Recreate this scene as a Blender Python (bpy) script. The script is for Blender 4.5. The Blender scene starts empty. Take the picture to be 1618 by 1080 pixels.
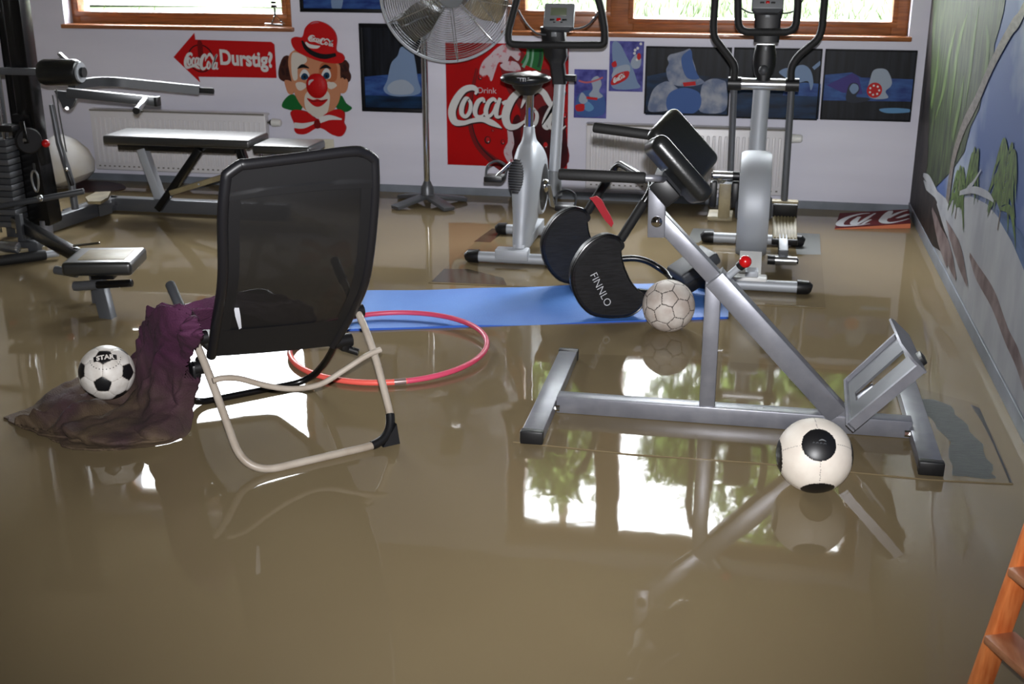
import bpy, bmesh, math, random
from mathutils import Vector, Matrix
from math import sin, cos, pi, radians

S = bpy.context.scene
COL = S.collection

# ------------------------------------------------------------------ camera
cam_d = bpy.data.cameras.new('camera')
cam = bpy.data.objects.new('camera', cam_d)
COL.objects.link(cam)
cam_d.sensor_width = 36.0
cam_d.lens = 42.388
cam_d.clip_start = 0.05
cam_d.dof.use_dof = True
cam_d.dof.focus_distance = 3.8
cam_d.dof.aperture_fstop = 6.5
cam.location = (0, 0, 1.6)
cam.rotation_euler = (radians(90 - 19.1898), radians(0.0702), radians(11.0617))
S.camera = cam

# ------------------------------------------------------------------ overcast daylight outside
world = bpy.data.worlds.new('overcast_sky')
S.world = world
world.use_nodes = True
bg = world.node_tree.nodes['Background']
bg.inputs[0].default_value = (0.93, 0.97, 1.0, 1)
bg.inputs[1].default_value = 31.0


def area_light(name, loc, rot, sx, sy, power, color=(1, 1, 1), portal=False):
    d = bpy.data.lights.new(name, 'AREA')
    d.shape = 'RECTANGLE'
    d.size, d.size_y = sx, sy
    d.energy = power
    d.color = color
    d.cycles.is_portal = portal
    o = bpy.data.objects.new(name, d)
    o.location, o.rotation_euler = loc, rot
    COL.objects.link(o)
    return o


# daylight gathered through the openings in the walls
area_light('daylight_portal_one', (-3.51, 7.52, 1.66), (radians(-90), 0, 0), 1.5, 1.36, 1, portal=True)
area_light('daylight_portal_two', (-0.3, 7.52, 1.66), (radians(-90), 0, 0), 2.3, 1.36, 1, portal=True)

# the flash on top of the camera
fl = bpy.data.lights.new('camera_flash', 'SPOT')
fl.energy = 900
fl.spot_size = radians(72)
fl.spot_blend = 1.0
fl.shadow_soft_size = 0.02
fl.color = (0.98, 0.98, 1.0)
flo = bpy.data.objects.new('camera_flash', fl)
flo.location = (0.015, -0.02, 1.71)
flo.rotation_euler = (radians(90 - 13), 0, radians(11.0617))
COL.objects.link(flo)

S.view_settings.view_transform = 'Standard'
S.view_settings.look = 'None'
S.view_settings.exposure = 0.0
S.view_settings.gamma = 1.0
S.view_settings.use_curve_mapping = False


# ------------------------------------------------------------------ materials
def lin(c):
    f = [(v / 255.0) for v in c]
    return tuple(v / 12.92 if v <= 0.04045 else ((v + 0.055) / 1.055) ** 2.4 for v in f) + (1.0,)


def mat(name, c, rough=0.5, metal=0.0, c2=None, scale=6.0, contrast=(0.35, 0.65), stretch=(1, 1, 1),
        bump=0.0, bump_scale=60.0, spec=0.5, coat=0.0, alpha=1.0, detail=4.0):
    m = bpy.data.materials.new(name)
    m.use_nodes = True
    nt = m.node_tree
    b = nt.nodes['Principled BSDF']
    b.inputs['Base Color'].default_value = lin(c)
    b.inputs['Roughness'].default_value = rough
    b.inputs['Metallic'].default_value = metal
    b.inputs['Specular IOR Level'].default_value = spec
    b.inputs['Coat Weight'].default_value = coat
    b.inputs['Alpha'].default_value = alpha
    if c2 is not None or bump:
        tc = nt.nodes.new('ShaderNodeTexCoord')
        mp = nt.nodes.new('ShaderNodeMapping')
        mp.inputs['Scale'].default_value = stretch
        nt.links.new(tc.outputs['Object'], mp.inputs['Vector'])
    if c2 is not None:
        n = nt.nodes.new('ShaderNodeTexNoise')
        n.inputs['Scale'].default_value = scale
        n.inputs['Detail'].default_value = detail
        nt.links.new(mp.outputs[0], n.inputs['Vector'])
        r = nt.nodes.new('ShaderNodeValToRGB')
        r.color_ramp.elements[0].position, r.color_ramp.elements[1].position = contrast
        r.color_ramp.elements[0].color, r.color_ramp.elements[1].color = lin(c), lin(c2)
        nt.links.new(n.outputs['Fac'], r.inputs[0])
        nt.links.new(r.outputs[0], b.inputs['Base Color'])
    if bump:
        n2 = nt.nodes.new('ShaderNodeTexNoise')
        n2.inputs['Scale'].default_value = bump_scale
        n2.inputs['Detail'].default_value = 3.0
        nt.links.new(mp.outputs[0], n2.inputs['Vector'])
        bp = nt.nodes.new('ShaderNodeBump')
        bp.inputs['Strength'].default_value = bump
        bp.inputs['Distance'].default_value = 0.01
        nt.links.new(n2.outputs['Fac'], bp.inputs['Height'])
        nt.links.new(bp.outputs[0], b.inputs['Normal'])
    return m


def see_through(name, c, opacity, rough=0.6, gloss=0.0):
    """woven mesh or clear glass: a transparent share, the rest a surface"""
    m = bpy.data.materials.new(name)
    m.use_nodes = True
    nt = m.node_tree
    b = nt.nodes['Principled BSDF']
    b.inputs['Base Color'].default_value = lin(c)
    b.inputs['Roughness'].default_value = rough
    out = nt.nodes['Material Output']
    t = nt.nodes.new('ShaderNodeBsdfTransparent')
    mx = nt.nodes.new('ShaderNodeMixShader')
    nt.links.new(t.outputs[0], mx.inputs[1])
    if gloss:
        g = nt.nodes.new('ShaderNodeBsdfGlossy')
        g.inputs['Roughness'].default_value = 0.02
        mx.inputs[0].default_value = gloss
        nt.links.new(g.outputs[0], mx.inputs[2])
    else:
        mx.inputs[0].default_value = opacity
        nt.links.new(b.outputs[0], mx.inputs[2])
    nt.links.new(mx.outputs[0], out.inputs['Surface'])
    return m


M = {}
M['wall'] = mat('white_wall_paint', (214, 213, 226), 0.55, c2=(196, 195, 209), scale=1.6, contrast=(.3, .75), stretch=(.35, .35, 2.2), bump=.12, bump_scale=9)
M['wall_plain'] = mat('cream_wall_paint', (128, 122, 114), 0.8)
M['ceiling'] = mat('ceiling_paint', (150, 138, 122), 0.9)
M['baseboard'] = mat('grey_baseboard_paint', (118, 124, 134), 0.45, c2=(98, 104, 112), scale=5)
M['floor'] = mat('muddy_floor', (96, 80, 54), 0.7)
M['wood'] = mat('stained_window_wood', (150, 90, 44), 0.42, c2=(116, 64, 28), scale=5, stretch=(1.2, 8, 16), coat=.25)
M['wood_lad'] = mat('orange_ladder_wood', (236, 142, 80), 0.45, c2=(208, 106, 50), scale=7, stretch=(10, 10, 1.2), coat=.2)
M['wood_step'] = mat('ladder_step_wood', (184, 128, 92), 0.45, c2=(160, 100, 66), scale=7, stretch=(10, 1.2, 10))
M['silver'] = mat('silver_grey_paint', (140, 141, 148), 0.36, .55, c2=(126, 127, 135), scale=14, bump=.02, bump_scale=30)
M['silver_lt'] = mat('light_silver_plastic', (164, 168, 174), 0.5, .25)
M['gym_steel'] = mat('dark_gym_steel', (74, 76, 79), .35, .35)
M['silver_dk'] = mat('dull_grey_steel', (98, 100, 104), 0.4, .5)
M['chrome'] = mat('chrome', (205, 205, 205), 0.1, 1.0)
M['alu'] = mat('brushed_aluminium', (180, 182, 186), 0.25, .9)
M['black'] = mat('black_plastic', (16, 16, 18), 0.42)
M['black_gl'] = mat('black_painted_steel', (12, 12, 13), 0.25)
M['foam'] = mat('black_foam_grip', (14, 14, 15), 0.7, bump=.1, bump_scale=200)
M['vinyl'] = mat('black_vinyl', (26, 27, 27), 0.28, bump=.05, bump_scale=150)
M['vinyl_wet'] = mat('glossy_black_vinyl', (26, 27, 27), 0.40, spec=1.0, coat=.6)
M['vinyl_wet'].node_tree.nodes['Principled BSDF'].inputs['Coat Roughness'].default_value = .32
M['dkgrey'] = mat('dark_grey_plastic', (58, 60, 64), 0.5)
M['grey'] = mat('grey_plastic', (110, 113, 116), 0.4)
M['red'] = mat('red_plastic', (176, 12, 16), 0.25, coat=.4)
M['red_strap'] = mat('red_webbing', (176, 24, 38), 0.7, bump=.2, bump_scale=300)
M['white_pl'] = mat('white_plastic', (218, 218, 216), 0.4)
M['rad'] = mat('radiator_enamel', (208, 206, 210), 0.35)
M['rad_dk'] = mat('radiator_grille_shadow_gap', (110, 106, 100), 0.7)
M['cream_pl'] = mat('cream_socket_plastic', (196, 190, 172), 0.5)
M['rubber'] = mat('grey_rubber', (70, 72, 74), 0.55, c2=(88, 90, 92), scale=40)
M['beige_tube'] = mat('beige_enamelled_tube', (172, 162, 150), 0.4, c2=(148, 136, 122), scale=10)
M['lcd'] = mat('green_grey_display', (96, 104, 84), 0.3)
M['tan_pedal'] = mat('muddy_pedal_plate', (138, 126, 94), 0.5, c2=(112, 100, 72), scale=14)
M['hoop'] = mat('pink_hoop_plastic', (218, 84, 116), 0.4, c2=(204, 66, 96), scale=3)
M['hoop2'] = mat('coral_hoop_stripe', (234, 96, 84), 0.4)
M['tape'] = mat('dull_silver_tape', (150, 130, 128), 0.35, .5)
M['blue_mat'] = mat('blue_foam_mat', (74, 128, 204), 0.6, c2=(62, 112, 190), scale=2.2, bump=.15, bump_scale=130)
M['blue_edge'] = mat('blue_foam_edge', (36, 88, 186), 0.5)
M['mesh'] = see_through('black_woven_mesh', (16, 16, 18), .925)
M['mesh_dense'] = see_through('black_doubled_mesh', (18, 18, 21), .99, .6)
M['sleeve'] = mat('black_padded_sleeve', (24, 24, 28), .42)
M['glass'] = see_through('window_glass', (255, 255, 255), 0, gloss=.05)
M['tagw'] = mat('white_tag', (196, 198, 204), .6)


def water_material():
    m = mat('muddy_flood_water', (125, 111, 85), .03, c2=(118, 104, 79), scale=.7, contrast=(.3, .7))
    nt = m.node_tree
    b = nt.nodes['Principled BSDF']
    b.inputs['IOR'].default_value = 1.33
    tc = nt.nodes.new('ShaderNodeTexCoord')
    hs = None
    for sc, amt in ((1.7, .0020), (9.0, .00030)):
        n = nt.nodes.new('ShaderNodeTexNoise')
        n.inputs['Scale'].default_value = sc
        n.inputs['Detail'].default_value = 1.5
        nt.links.new(tc.outputs['Object'], n.inputs['Vector'])
        k = nt.nodes.new('ShaderNodeMath')
        k.operation = 'MULTIPLY'
        k.inputs[1].default_value = amt
        nt.links.new(n.outputs['Fac'], k.inputs[0])
        if hs is None:
            hs = k
        else:
            a = nt.nodes.new('ShaderNodeMath')
            a.operation = 'ADD'
            nt.links.new(hs.outputs[0], a.inputs[0])
            nt.links.new(k.outputs[0], a.inputs[1])
            hs = a
    bp = nt.nodes.new('ShaderNodeBump')
    bp.inputs['Strength'].default_value = 1.0
    bp.inputs['Distance'].default_value = 1.0
    nt.links.new(hs.outputs[0], bp.inputs['Height'])
    nt.links.new(bp.outputs[0], b.inputs['Normal'])
    return m


M['water'] = water_material()


# ------------------------------------------------------------------ building helpers
def V(*a):
    return Vector(a if len(a) > 1 else a[0])


def frame(d, up=(0, 0, 1)):
    d = Vector(d).normalized()
    u = Vector(up)
    if abs(d.dot(u.normalized())) > .98:
        u = Vector((1, 0, 0)) if abs(d.x) < .9 else Vector((0, 1, 0))
    s = d.cross(u).normalized()
    return d, s, s.cross(d).normalized()


def fillet(pts, rad, n=6):
    """round the inner corners of a polyline"""
    pts = [Vector(p) for p in pts]
    out = [pts[0]]
    for i in range(1, len(pts) - 1):
        a, b, c = pts[i - 1], pts[i], pts[i + 1]
        u, v = (a - b), (c - b)
        r = min(rad, u.length * .48, v.length * .48)
        p0, p1 = b + u.normalized() * r, b + v.normalized() * r
        for k in range(n + 1):
            t = k / n
            out.append(p0 * (1 - t) ** 2 + b * 2 * t * (1 - t) + p1 * t * t)
    out.append(pts[-1])
    return out


def catmull(pts, n=6, closed=False):
    P = [tuple(p) for p in pts]
    m = len(P)
    out = []
    rng = range(m if closed else m - 1)
    for i in rng:
        if closed:
            a, b, c, d = P[(i - 1) % m], P[i], P[(i + 1) % m], P[(i + 2) % m]
        else:
            a, b, c, d = P[max(i - 1, 0)], P[i], P[i + 1], P[min(i + 2, m - 1)]
        for k in range(n):
            t = k / n
            out.append(tuple(.5 * (2 * b[j] + (c[j] - a[j]) * t + (2 * a[j] - 5 * b[j] + 4 * c[j] - d[j]) * t * t
                                   + (3 * b[j] - a[j] - 3 * c[j] + d[j]) * t ** 3) for j in range(len(b))))
    if not closed:
        out.append(P[-1])
    return out


ROOT = {}


def tag(o, label=None, cat=None, group=None, kind=None):
    if label:
        o['label'] = label
    if cat:
        o['category'] = cat
    if group:
        o['group'] = group
    if kind:
        o['kind'] = kind
    return o


def thing(name, label, cat, loc=(0, 0, 0), rotz=0.0, group=None, local=False):
    o = bpy.data.objects.new(name, None)
    COL.objects.link(o)
    o.empty_display_size = .1
    o.location = loc
    o.rotation_euler = (0, 0, rotz)
    ROOT[o.name] = Vector((0, 0, 0)) if local else Vector(loc)
    return tag(o, label, cat, group)


class MB:
    def __init__(s):
        s.bm = bmesh.new()
        s.mats = []

    def mi(s, m):
        if m not in s.mats:
            s.mats.append(m)
        return s.mats.index(m)

    def face(s, pts, m):
        vs = [s.bm.verts.new(Vector(p)) for p in pts]
        f = s.bm.faces.new(vs)
        f.material_index = s.mi(m)
        return f

    def grid(s, rows, m, close_u=False, close_v=False):
        i = s.mi(m)
        vs = [[s.bm.verts.new(Vector(p)) for p in r] for r in rows]
        nr, nc = len(vs), len(vs[0])
        for a in range(nr if close_v else nr - 1):
            for b in range(nc if close_u else nc - 1):
                q = (vs[a][b], vs[a][(b + 1) % nc], vs[(a + 1) % nr][(b + 1) % nc], vs[(a + 1) % nr][b])
                f = s.bm.faces.new(q)
                f.material_index = i
        return vs

    def loft(s, rings, m, caps=True):
        vs = s.grid(rings, m, close_u=True)
        if caps:
            for r in (list(reversed(vs[0])), vs[-1]):
                f = s.bm.faces.new(r)
                f.material_index = s.mi(m)

    def tube(s, pts, r, m, seg=12, closed=False, caps=True, flat=1.0):
        pts = [Vector(p) for p in pts]
        n = len(pts)
        rr = r if isinstance(r, (list, tuple)) else [r] * n
        rings = []
        side = None
        for i, p in enumerate(pts):
            a = pts[(i - 1) % n] if (closed or i > 0) else p
            b = pts[(i + 1) % n] if (closed or i < n - 1) else p
            d = (b - a).normalized()
            if side is None:
                _, side, up = frame(d)
            side = (side - d * side.dot(d)).normalized()
            up = side.cross(d).normalized()
            rings.append([p + (side * cos(2 * pi * k / seg) + up * sin(2 * pi * k / seg) * flat) * rr[i] for k in range(seg)])
        if closed:
            s.grid(rings, m, close_u=True, close_v=True)
        else:
            s.loft(rings, m, caps)

    def cyl(s, p0, p1, r0, m, r1=None, seg=24, caps=True):
        s.tube([p0, p1], [r0, r0 if r1 is None else r1], m, seg, False, caps)

    def pill(s, p0, p1, r, m, seg=20, bev=.006):
        p0, p1 = Vector(p0), Vector(p1)
        d = (p1 - p0).normalized()
        s.tube([p0, p0 + d * bev * .3, p0 + d * bev, p1 - d * bev, p1 - d * bev * .3, p1],
               [r - bev, r - bev * .3, r, r, r - bev * .3, r - bev], m, seg)

    def beam(s, p0, p1, w, h, m, up=(0, 0, 1), bev=.004):
        """rectangular bar: w across, h along up"""
        p0, p1 = Vector(p0), Vector(p1)
        d, sd, u = frame(p1 - p0, up)
        L = (p1 - p0).length
        s.box((p0 + p1) / 2, (L, w, h), m, Matrix((d, sd, u)).transposed(), bev)

    def box(s, c, size, m, rot=None, bev=.003, seg=2):
        r = bmesh.ops.create_cube(s.bm, size=1.0)
        vs = r['verts']
        rot = rot or Matrix.Identity(3)
        for v in vs:
            v.co = Vector((v.co.x * size[0], v.co.y * size[1], v.co.z * size[2]))
        fs = set(f for v in vs for f in v.link_faces)
        i = s.mi(m)
        for f in fs:
            f.material_index = i
        if bev > 0:
            es = list(set(e for v in vs for e in v.link_edges))
            b = bmesh.ops.bevel(s.bm, geom=es, offset=min(bev, min(size) * .49), segments=seg, affect='EDGES', profile=.5)
            for f in b['faces']:
                f.material_index = i
            vs = list(set([v for f in b['faces'] for v in f.verts] + [v for v in vs if v.is_valid]))
        for v in vs:
            v.co = rot @ v.co + Vector(c)

    def ball(s, c, r, m, scale=(1, 1, 1), u=20, v=14, rot=None):
        rings = []
        rot = rot or Matrix.Identity(3)
        for j in range(1, v):
            t = pi * j / v
            rings.append([Vector(c) + rot @ Vector((r * scale[0] * sin(t) * cos(2 * pi * k / u), r * scale[1] * sin(t) * sin(2 * pi * k / u),
                                                    r * scale[2] * cos(t))) for k in range(u)])
        s.loft(rings, m)

    def lathe(s, prof, m, c=(0, 0, 0), axis=(0, 0, 1), seg=32, caps=True):
        d, a, b = frame(axis)
        rings = [[Vector(c) + d * z + (a * cos(2 * pi * k / seg) + b * sin(2 * pi * k / seg)) * r for k in range(seg)] for r, z in prof]
        s.loft(rings, m, caps)

    def torus(s, c, R, r, m, axis=(0, 0, 1), seg=64, rseg=8, a0=0, a1=2 * pi):
        d, a, b = frame(axis)
        full = abs(a1 - a0 - 2 * pi) < 1e-4
        n = seg if full else seg + 1
        pts = [Vector(c) + (a * cos(a0 + (a1 - a0) * k / seg) + b * sin(a0 + (a1 - a0) * k / seg)) * R for k in range(n)]
        s.tube(pts, r, m, rseg, closed=full)

    def prism(s, poly, vec, m, m_side=None):
        """polygon extruded along vec"""
        poly = [Vector(p) for p in poly]
        vec = Vector(vec)
        i, j = s.mi(m), s.mi(m_side or m)
        a = [s.bm.verts.new(p) for p in poly]
        b = [s.bm.verts.new(p + vec) for p in poly]
        s.bm.faces.new(list(reversed(a))).material_index = i
        s.bm.faces.new(b).material_index = i
        n = len(a)
        for k in range(n):
            s.bm.faces.new((a[k], a[(k + 1) % n], b[(k + 1) % n], b[k])).material_index = j

    def text(s, string, size, fn, m, bold=0.0):
        cu = bpy.data.curves.new('lettering', 'FONT')
        cu.body = string
        cu.size = size
        cu.offset = bold
        cu.align_x = 'CENTER'
        cu.align_y = 'CENTER'
        cu.resolution_u = 4
        ob = bpy.data.objects.new('lettering', cu)
        COL.objects.link(ob)
        dg = bpy.context.evaluated_depsgraph_get()
        me = bpy.data.meshes.new_from_object(ob.evaluated_get(dg))
        i = s.mi(m)
        vs = [s.bm.verts.new(Vector(fn(v.co.x, v.co.y))) for v in me.vertices]
        for p in me.polygons:
            try:
                s.bm.faces.new([vs[k] for k in p.vertices]).material_index = i
            except ValueError:
                pass
        bpy.data.objects.remove(ob)
        bpy.data.meshes.remove(me)
        bpy.data.curves.remove(cu)

    def stroke(s, pts, fn, m, n=6):
        """brush stroke of changing width: pts are (x, y, width)"""
        P = catmull(pts, n)
        if 'LAYER' in globals():
            LAYER[0] = (LAYER[0] + 1) % 48
        rows = []
        for i, (x, y, w) in enumerate(P):
            a, b = P[max(i - 1, 0)], P[min(i + 1, len(P) - 1)]
            dx, dy = b[0] - a[0], b[1] - a[1]
            L = math.hypot(dx, dy) or 1
            nx, ny = -dy / L * w / 2, dx / L * w / 2
            rows.append([fn(x + nx, y + ny), fn(x - nx, y - ny)])
        s.grid(rows, m)

    def build(s, name, parent=None, label=None, smooth=True, angle=38, fix=True):
        if fix:
            bmesh.ops.recalc_face_normals(s.bm, faces=s.bm.faces[:])
        me = bpy.data.meshes.new(name)
        if parent is not None:
            root = parent
            while root.parent is not None:
                root = root.parent
            off = ROOT.get(root.name, Vector((0, 0, 0)))
        else:
            xs = [v.co for v in s.bm.verts]
            lo = [min(v[k] for v in xs) for k in range(3)]
            hi = [max(v[k] for v in xs) for k in range(3)]
            off = Vector(((lo[0] + hi[0]) / 2, (lo[1] + hi[1]) / 2, lo[2]))
        for v in s.bm.verts:
            v.co -= off
        s.bm.to_mesh(me)
        s.bm.free()
        for m in s.mats:
            me.materials.append(m)
        if smooth:
            me.polygons.foreach_set('use_smooth', [True] * len(me.polygons))
            me.set_sharp_from_angle(angle=radians(angle))
        o = bpy.data.objects.new(name, me)
        COL.objects.link(o)
        if parent is None:
            o.location = off
            ROOT[o.name] = off
        else:
            o.parent = parent
        if label:
            o['label'] = label
        return o


def struct(mb, name):
    return tag(mb.build(name), kind='structure')


# ------------------------------------------------------------------ the room
XR, XL, YB, YF, ZF, ZC = 0.95, -4.8, 7.2, -1.9, -0.06, 2.5
OUT = 0.32

b = MB(); b.box(((XR + XL) / 2, (YB + YF) / 2, ZF - .05), (XR - XL + .6, YB - YF + .6, .1), M['floor'], bev=0); struct(b, 'floor')
b = MB(); b.box(((XR + XL) / 2, (YB + YF) / 2, ZC + .1), (XR - XL + .8, YB - YF + .8, .2), M['ceiling'], bev=0); struct(b, 'ceiling')

W1 = (-4.30, -2.78, .985, 2.42)     # left window opening: x0 x1 z0 z1
W2 = (-1.455, .845, .985, 2.42)     # right window opening


def pierced_wall(mb, a0, a1, holes, put, m):
    """slab a0..a1 by floor..ceiling with rectangular holes (a,b,z0,z1)"""
    cuts = sorted(set([a0, a1] + [h[0] for h in holes] + [h[1] for h in holes]))
    for p, q in zip(cuts, cuts[1:]):
        inside = [h for h in holes if h[0] <= p + 1e-6 and h[1] >= q - 1e-6]
        if not inside:
            put(mb, p, q, ZF, ZC, m)
        else:
            h = inside[0]
            if h[2] > ZF:
                put(mb, p, q, ZF, h[2], m)
            put(mb, p, q, h[3], ZC, m)


b = MB(); pierced_wall(b, XL - .3, XR + .3, (W1, W2), lambda mb, p, q, z0, z1, m: mb.box(((p + q) / 2, YB + OUT / 2, (z0 + z1) / 2), (q - p, OUT, z1 - z0), m, bev=0), M['wall'])
struct(b, 'wall_back')
b = MB(); b.box((XR + .15, (YB + YF) / 2, (ZF + ZC) / 2), (.3, YB - YF, ZC - ZF), M['wall'], bev=0); struct(b, 'wall_right')
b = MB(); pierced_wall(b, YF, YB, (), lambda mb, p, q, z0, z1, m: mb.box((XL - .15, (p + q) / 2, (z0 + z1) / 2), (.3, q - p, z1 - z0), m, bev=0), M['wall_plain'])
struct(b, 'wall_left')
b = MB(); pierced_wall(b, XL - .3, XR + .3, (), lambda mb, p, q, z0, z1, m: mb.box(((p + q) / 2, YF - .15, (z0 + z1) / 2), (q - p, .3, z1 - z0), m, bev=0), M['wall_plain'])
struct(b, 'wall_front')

# grey baseboards, half under water
b = MB(); b.box(((XL + XR) / 2, YB - .006, -.0075), (XR - XL, .012, .105), M['baseboard'], bev=.002); struct(b, 'baseboard_back')
b = MB(); b.box((XR - .005, (YB + YF) / 2, 0.0), (.01, YB - YF, .12), M['baseboard'], bev=.002); struct(b, 'baseboard_right')


def window(name, op, panes, sill_out=.03):
    """panes: list of (x0, x1, z0, z1) glass openings inside the opening"""
    x0, x1, z0, z1 = op
    yf = YB + .095
    root = thing(name, None, None, ((x0 + x1) / 2, yf, z0))
    tag(root, kind='structure')
    f = MB()
    cuts = [x0] + [v for p in panes for v in p[:2]] + [x1]
    d = .075
    for i in range(0, len(cuts), 2):
        f.box(((cuts[i] + cuts[i + 1]) / 2, yf + d / 2, (z0 + z1) / 2), (cuts[i + 1] - cuts[i], d, z1 - z0), M['wood'], bev=.004)
    for p in panes:
        f.box(((p[0] + p[1]) / 2, yf + d / 2, (z0 + p[2]) / 2), (p[1] - p[0], d, p[2] - z0), M['wood'], bev=.003)
        f.box(((p[0] + p[1]) / 2, yf + d / 2, (z1 + p[3]) / 2), (p[1] - p[0], d, z1 - p[3]), M['wood'], bev=.003)
        e = .03                                                    # moulded lip round each pane
        for (c, s_) in ((((p[0] + p[1]) / 2, p[2] - e / 2), (p[1] - p[0] + 2 * e, e)), (((p[0] + p[1]) / 2, p[3] + e / 2), (p[1] - p[0] + 2 * e, e)),
                        ((p[0] - e / 2, (p[2] + p[3]) / 2), (e, p[3] - p[2])), ((p[1] + e / 2, (p[2] + p[3]) / 2), (e, p[3] - p[2]))):
            f.box((c[0], yf - .004, c[1]), (s_[0], .014, s_[1]), M['wood'], bev=.004)
    f.build('window_frame', root)
    for p in panes:
        g = MB(); g.box(((p[0] + p[1]) / 2, yf + .045, (p[2] + p[3]) / 2), (p[1] - p[0], .006, p[3] - p[2]), M['glass'], bev=0)
        g.build('window_pane', root)
    g = MB(); g.box(((x0 + x1) / 2, (YB - sill_out + yf) / 2, z0 - .004), (x1 - x0 + .03, yf - YB + sill_out, .026), M['wood'], bev=.006)
    g.build('window_sill', root)
    g = MB(); g.box(((x0 + x1) / 2, yf + .2, z0 + .055), (x1 - x0, .14, .03), M['white_pl'], bev=.004)
    g.build('outer_sill', root)
    return root


w1 = window('window_1', W1, [(-4.2452, -2.874) + (1.066, 2.335)])
w2 = window('window_2', W2, [(-1.3441, -0.8637) + (1.105, 2.30), (-0.7024, 0.7554) + (1.066, 2.335)])
for zz in (1.09, 1.75):
    h = MB(); h.cyl((-1.415, YB + .085, zz), (-1.415, YB + .085, zz + .08), .009, M['white_pl'], seg=12); h.build('hinge', w2)
# muddy water over the whole floor
wt = MB()
wt.box(((XR + XL) / 2, (YB + YF) / 2, -.02), (XR - XL - .012, YB - YF - .014, .04), M['water'], bev=0)
tag(wt.build('flood_water', smooth=False), 'brown muddy flood water covering the whole floor', 'water', kind='stuff')

# ------------------------------------------------------------------ outside the windows
M['grass'] = mat('lawn_green', (32, 50, 10), .95, c2=(48, 68, 18), scale=5)
M['gravel'] = mat('pale_path', (120, 120, 112), .9, c2=(150, 150, 138), scale=9)
M['leaf'] = mat('leaf_green', (84, 106, 44), .6, c2=(112, 132, 62), scale=3)
M['leaf2'] = mat('leaf_bright_green', (44, 66, 14), .7, c2=(66, 88, 28), scale=3)
M['bark'] = mat('grey_bark', (98, 86, 70), .9, c2=(74, 64, 52), scale=14, stretch=(1, 1, .2))
g = MB()
N = 24
g.grid([[(-22 + 40 * i / N, 7.54 + 26 * (j / N) ** 1.6, 1.0 + 1.7 * (j / N) ** 1.7 + .03 * sin(i * 2.1 + j)) for i in range(N + 1)] for j in range(N + 1)], M['grass'])
struct(g, 'lawn')
rnd = random.Random(5)
g = MB()
g.grid([[(-11 + 8.2 * i / 12, 8.2 + .16 * j, 1.045 + .012 * j) for i in range(13)] for j in range(9)], M['gravel'])
tag(g.build('garden_path'), 'pale path outside the left window', 'path', kind='structure')
g = MB()
gi = g.mi(M['leaf2'])
for k in range(9000):
    x = rnd.uniform(-7, 2.2); y = rnd.uniform(8.0, 12.5)
    if x < -2.8 and rnd.random() < .75:
        continue
    z = 1.0 + 1.7 * (((y - 7.54) / 26) ** (1 / 1.6)) ** 1.7
    hgt = rnd.uniform(.02, .085); a = rnd.uniform(0, pi); w_ = .004
    dx, dy = cos(a) * w_, sin(a) * w_
    lx, ly = rnd.uniform(-.05, .05), rnd.uniform(-.05, .05)
    g.face([(x - dx, y - dy, z - .02), (x + dx, y + dy, z - .02), (x + lx, y + ly, z + hgt)], M['leaf2'])
tag(g.build('lawn_grass', smooth=False, fix=False), 'bright green grass outside the windows', 'grass', kind='stuff')


def tree(x, y, hgt, trunk_r, blobs, n, label, name='tree', leaf='leaf', size=.16, lean=0.0, seed=1):
    r = random.Random(seed)
    z0 = 1.0 + 1.7 * (((max(y, 7.6) - 7.54) / 26) ** (1 / 1.6)) ** 1.7 - .05
    root = thing(name, label, 'tree', (x, y, z0), group='trees outside the windows')
    t = MB()
    pts = [(x + lean * k / 6 + .04 * sin(k * 1.7 + seed), y + .03 * cos(k * 2.1), z0 + hgt * k / 6) for k in range(7)]
    t.tube(catmull(pts, 3), [trunk_r * (1.15 - .75 * k / 18) for k in range(19)], M['bark'], 10)
    top = Vector(pts[-1])
    for (bx, by, bz, br) in blobs:
        s0 = Vector(pts[3]) if bz < hgt * .75 else Vector(pts[4])
        e = Vector((x + bx, y + by, z0 + bz))
        mid = (s0 + e) / 2 + Vector((0, 0, .25))
        t.tube(catmull([s0, mid, e], 4), [trunk_r * .5 * (1 - .8 * k / 8) for k in range(9)], M['bark'], 6)
    t.build('trunk', root)
    f = MB()
    for k in range(n):
        bx, by, bz, br = blobs[r.randrange(len(blobs))]
        d = Vector((r.gauss(0, 1), r.gauss(0, 1), r.gauss(0, .75)))
        d = d.normalized() * br * (r.random() ** .45)
        c = Vector((x + bx, y + by, z0 + bz)) + d
        a = Vector((r.uniform(-1, 1), r.uniform(-1, 1), r.uniform(-1, .4))).normalized()
        _, s_, u_ = frame(a)
        L = size * r.uniform(.6, 1.2)
        f.face([c - s_ * L * .3, c + a * L * .5 - s_ * L * .1, c + a * L, c + a * L * .5 + s_ * L * .35], M[leaf])
    f.build('foliage', root, smooth=False, fix=False)
    return root


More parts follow.
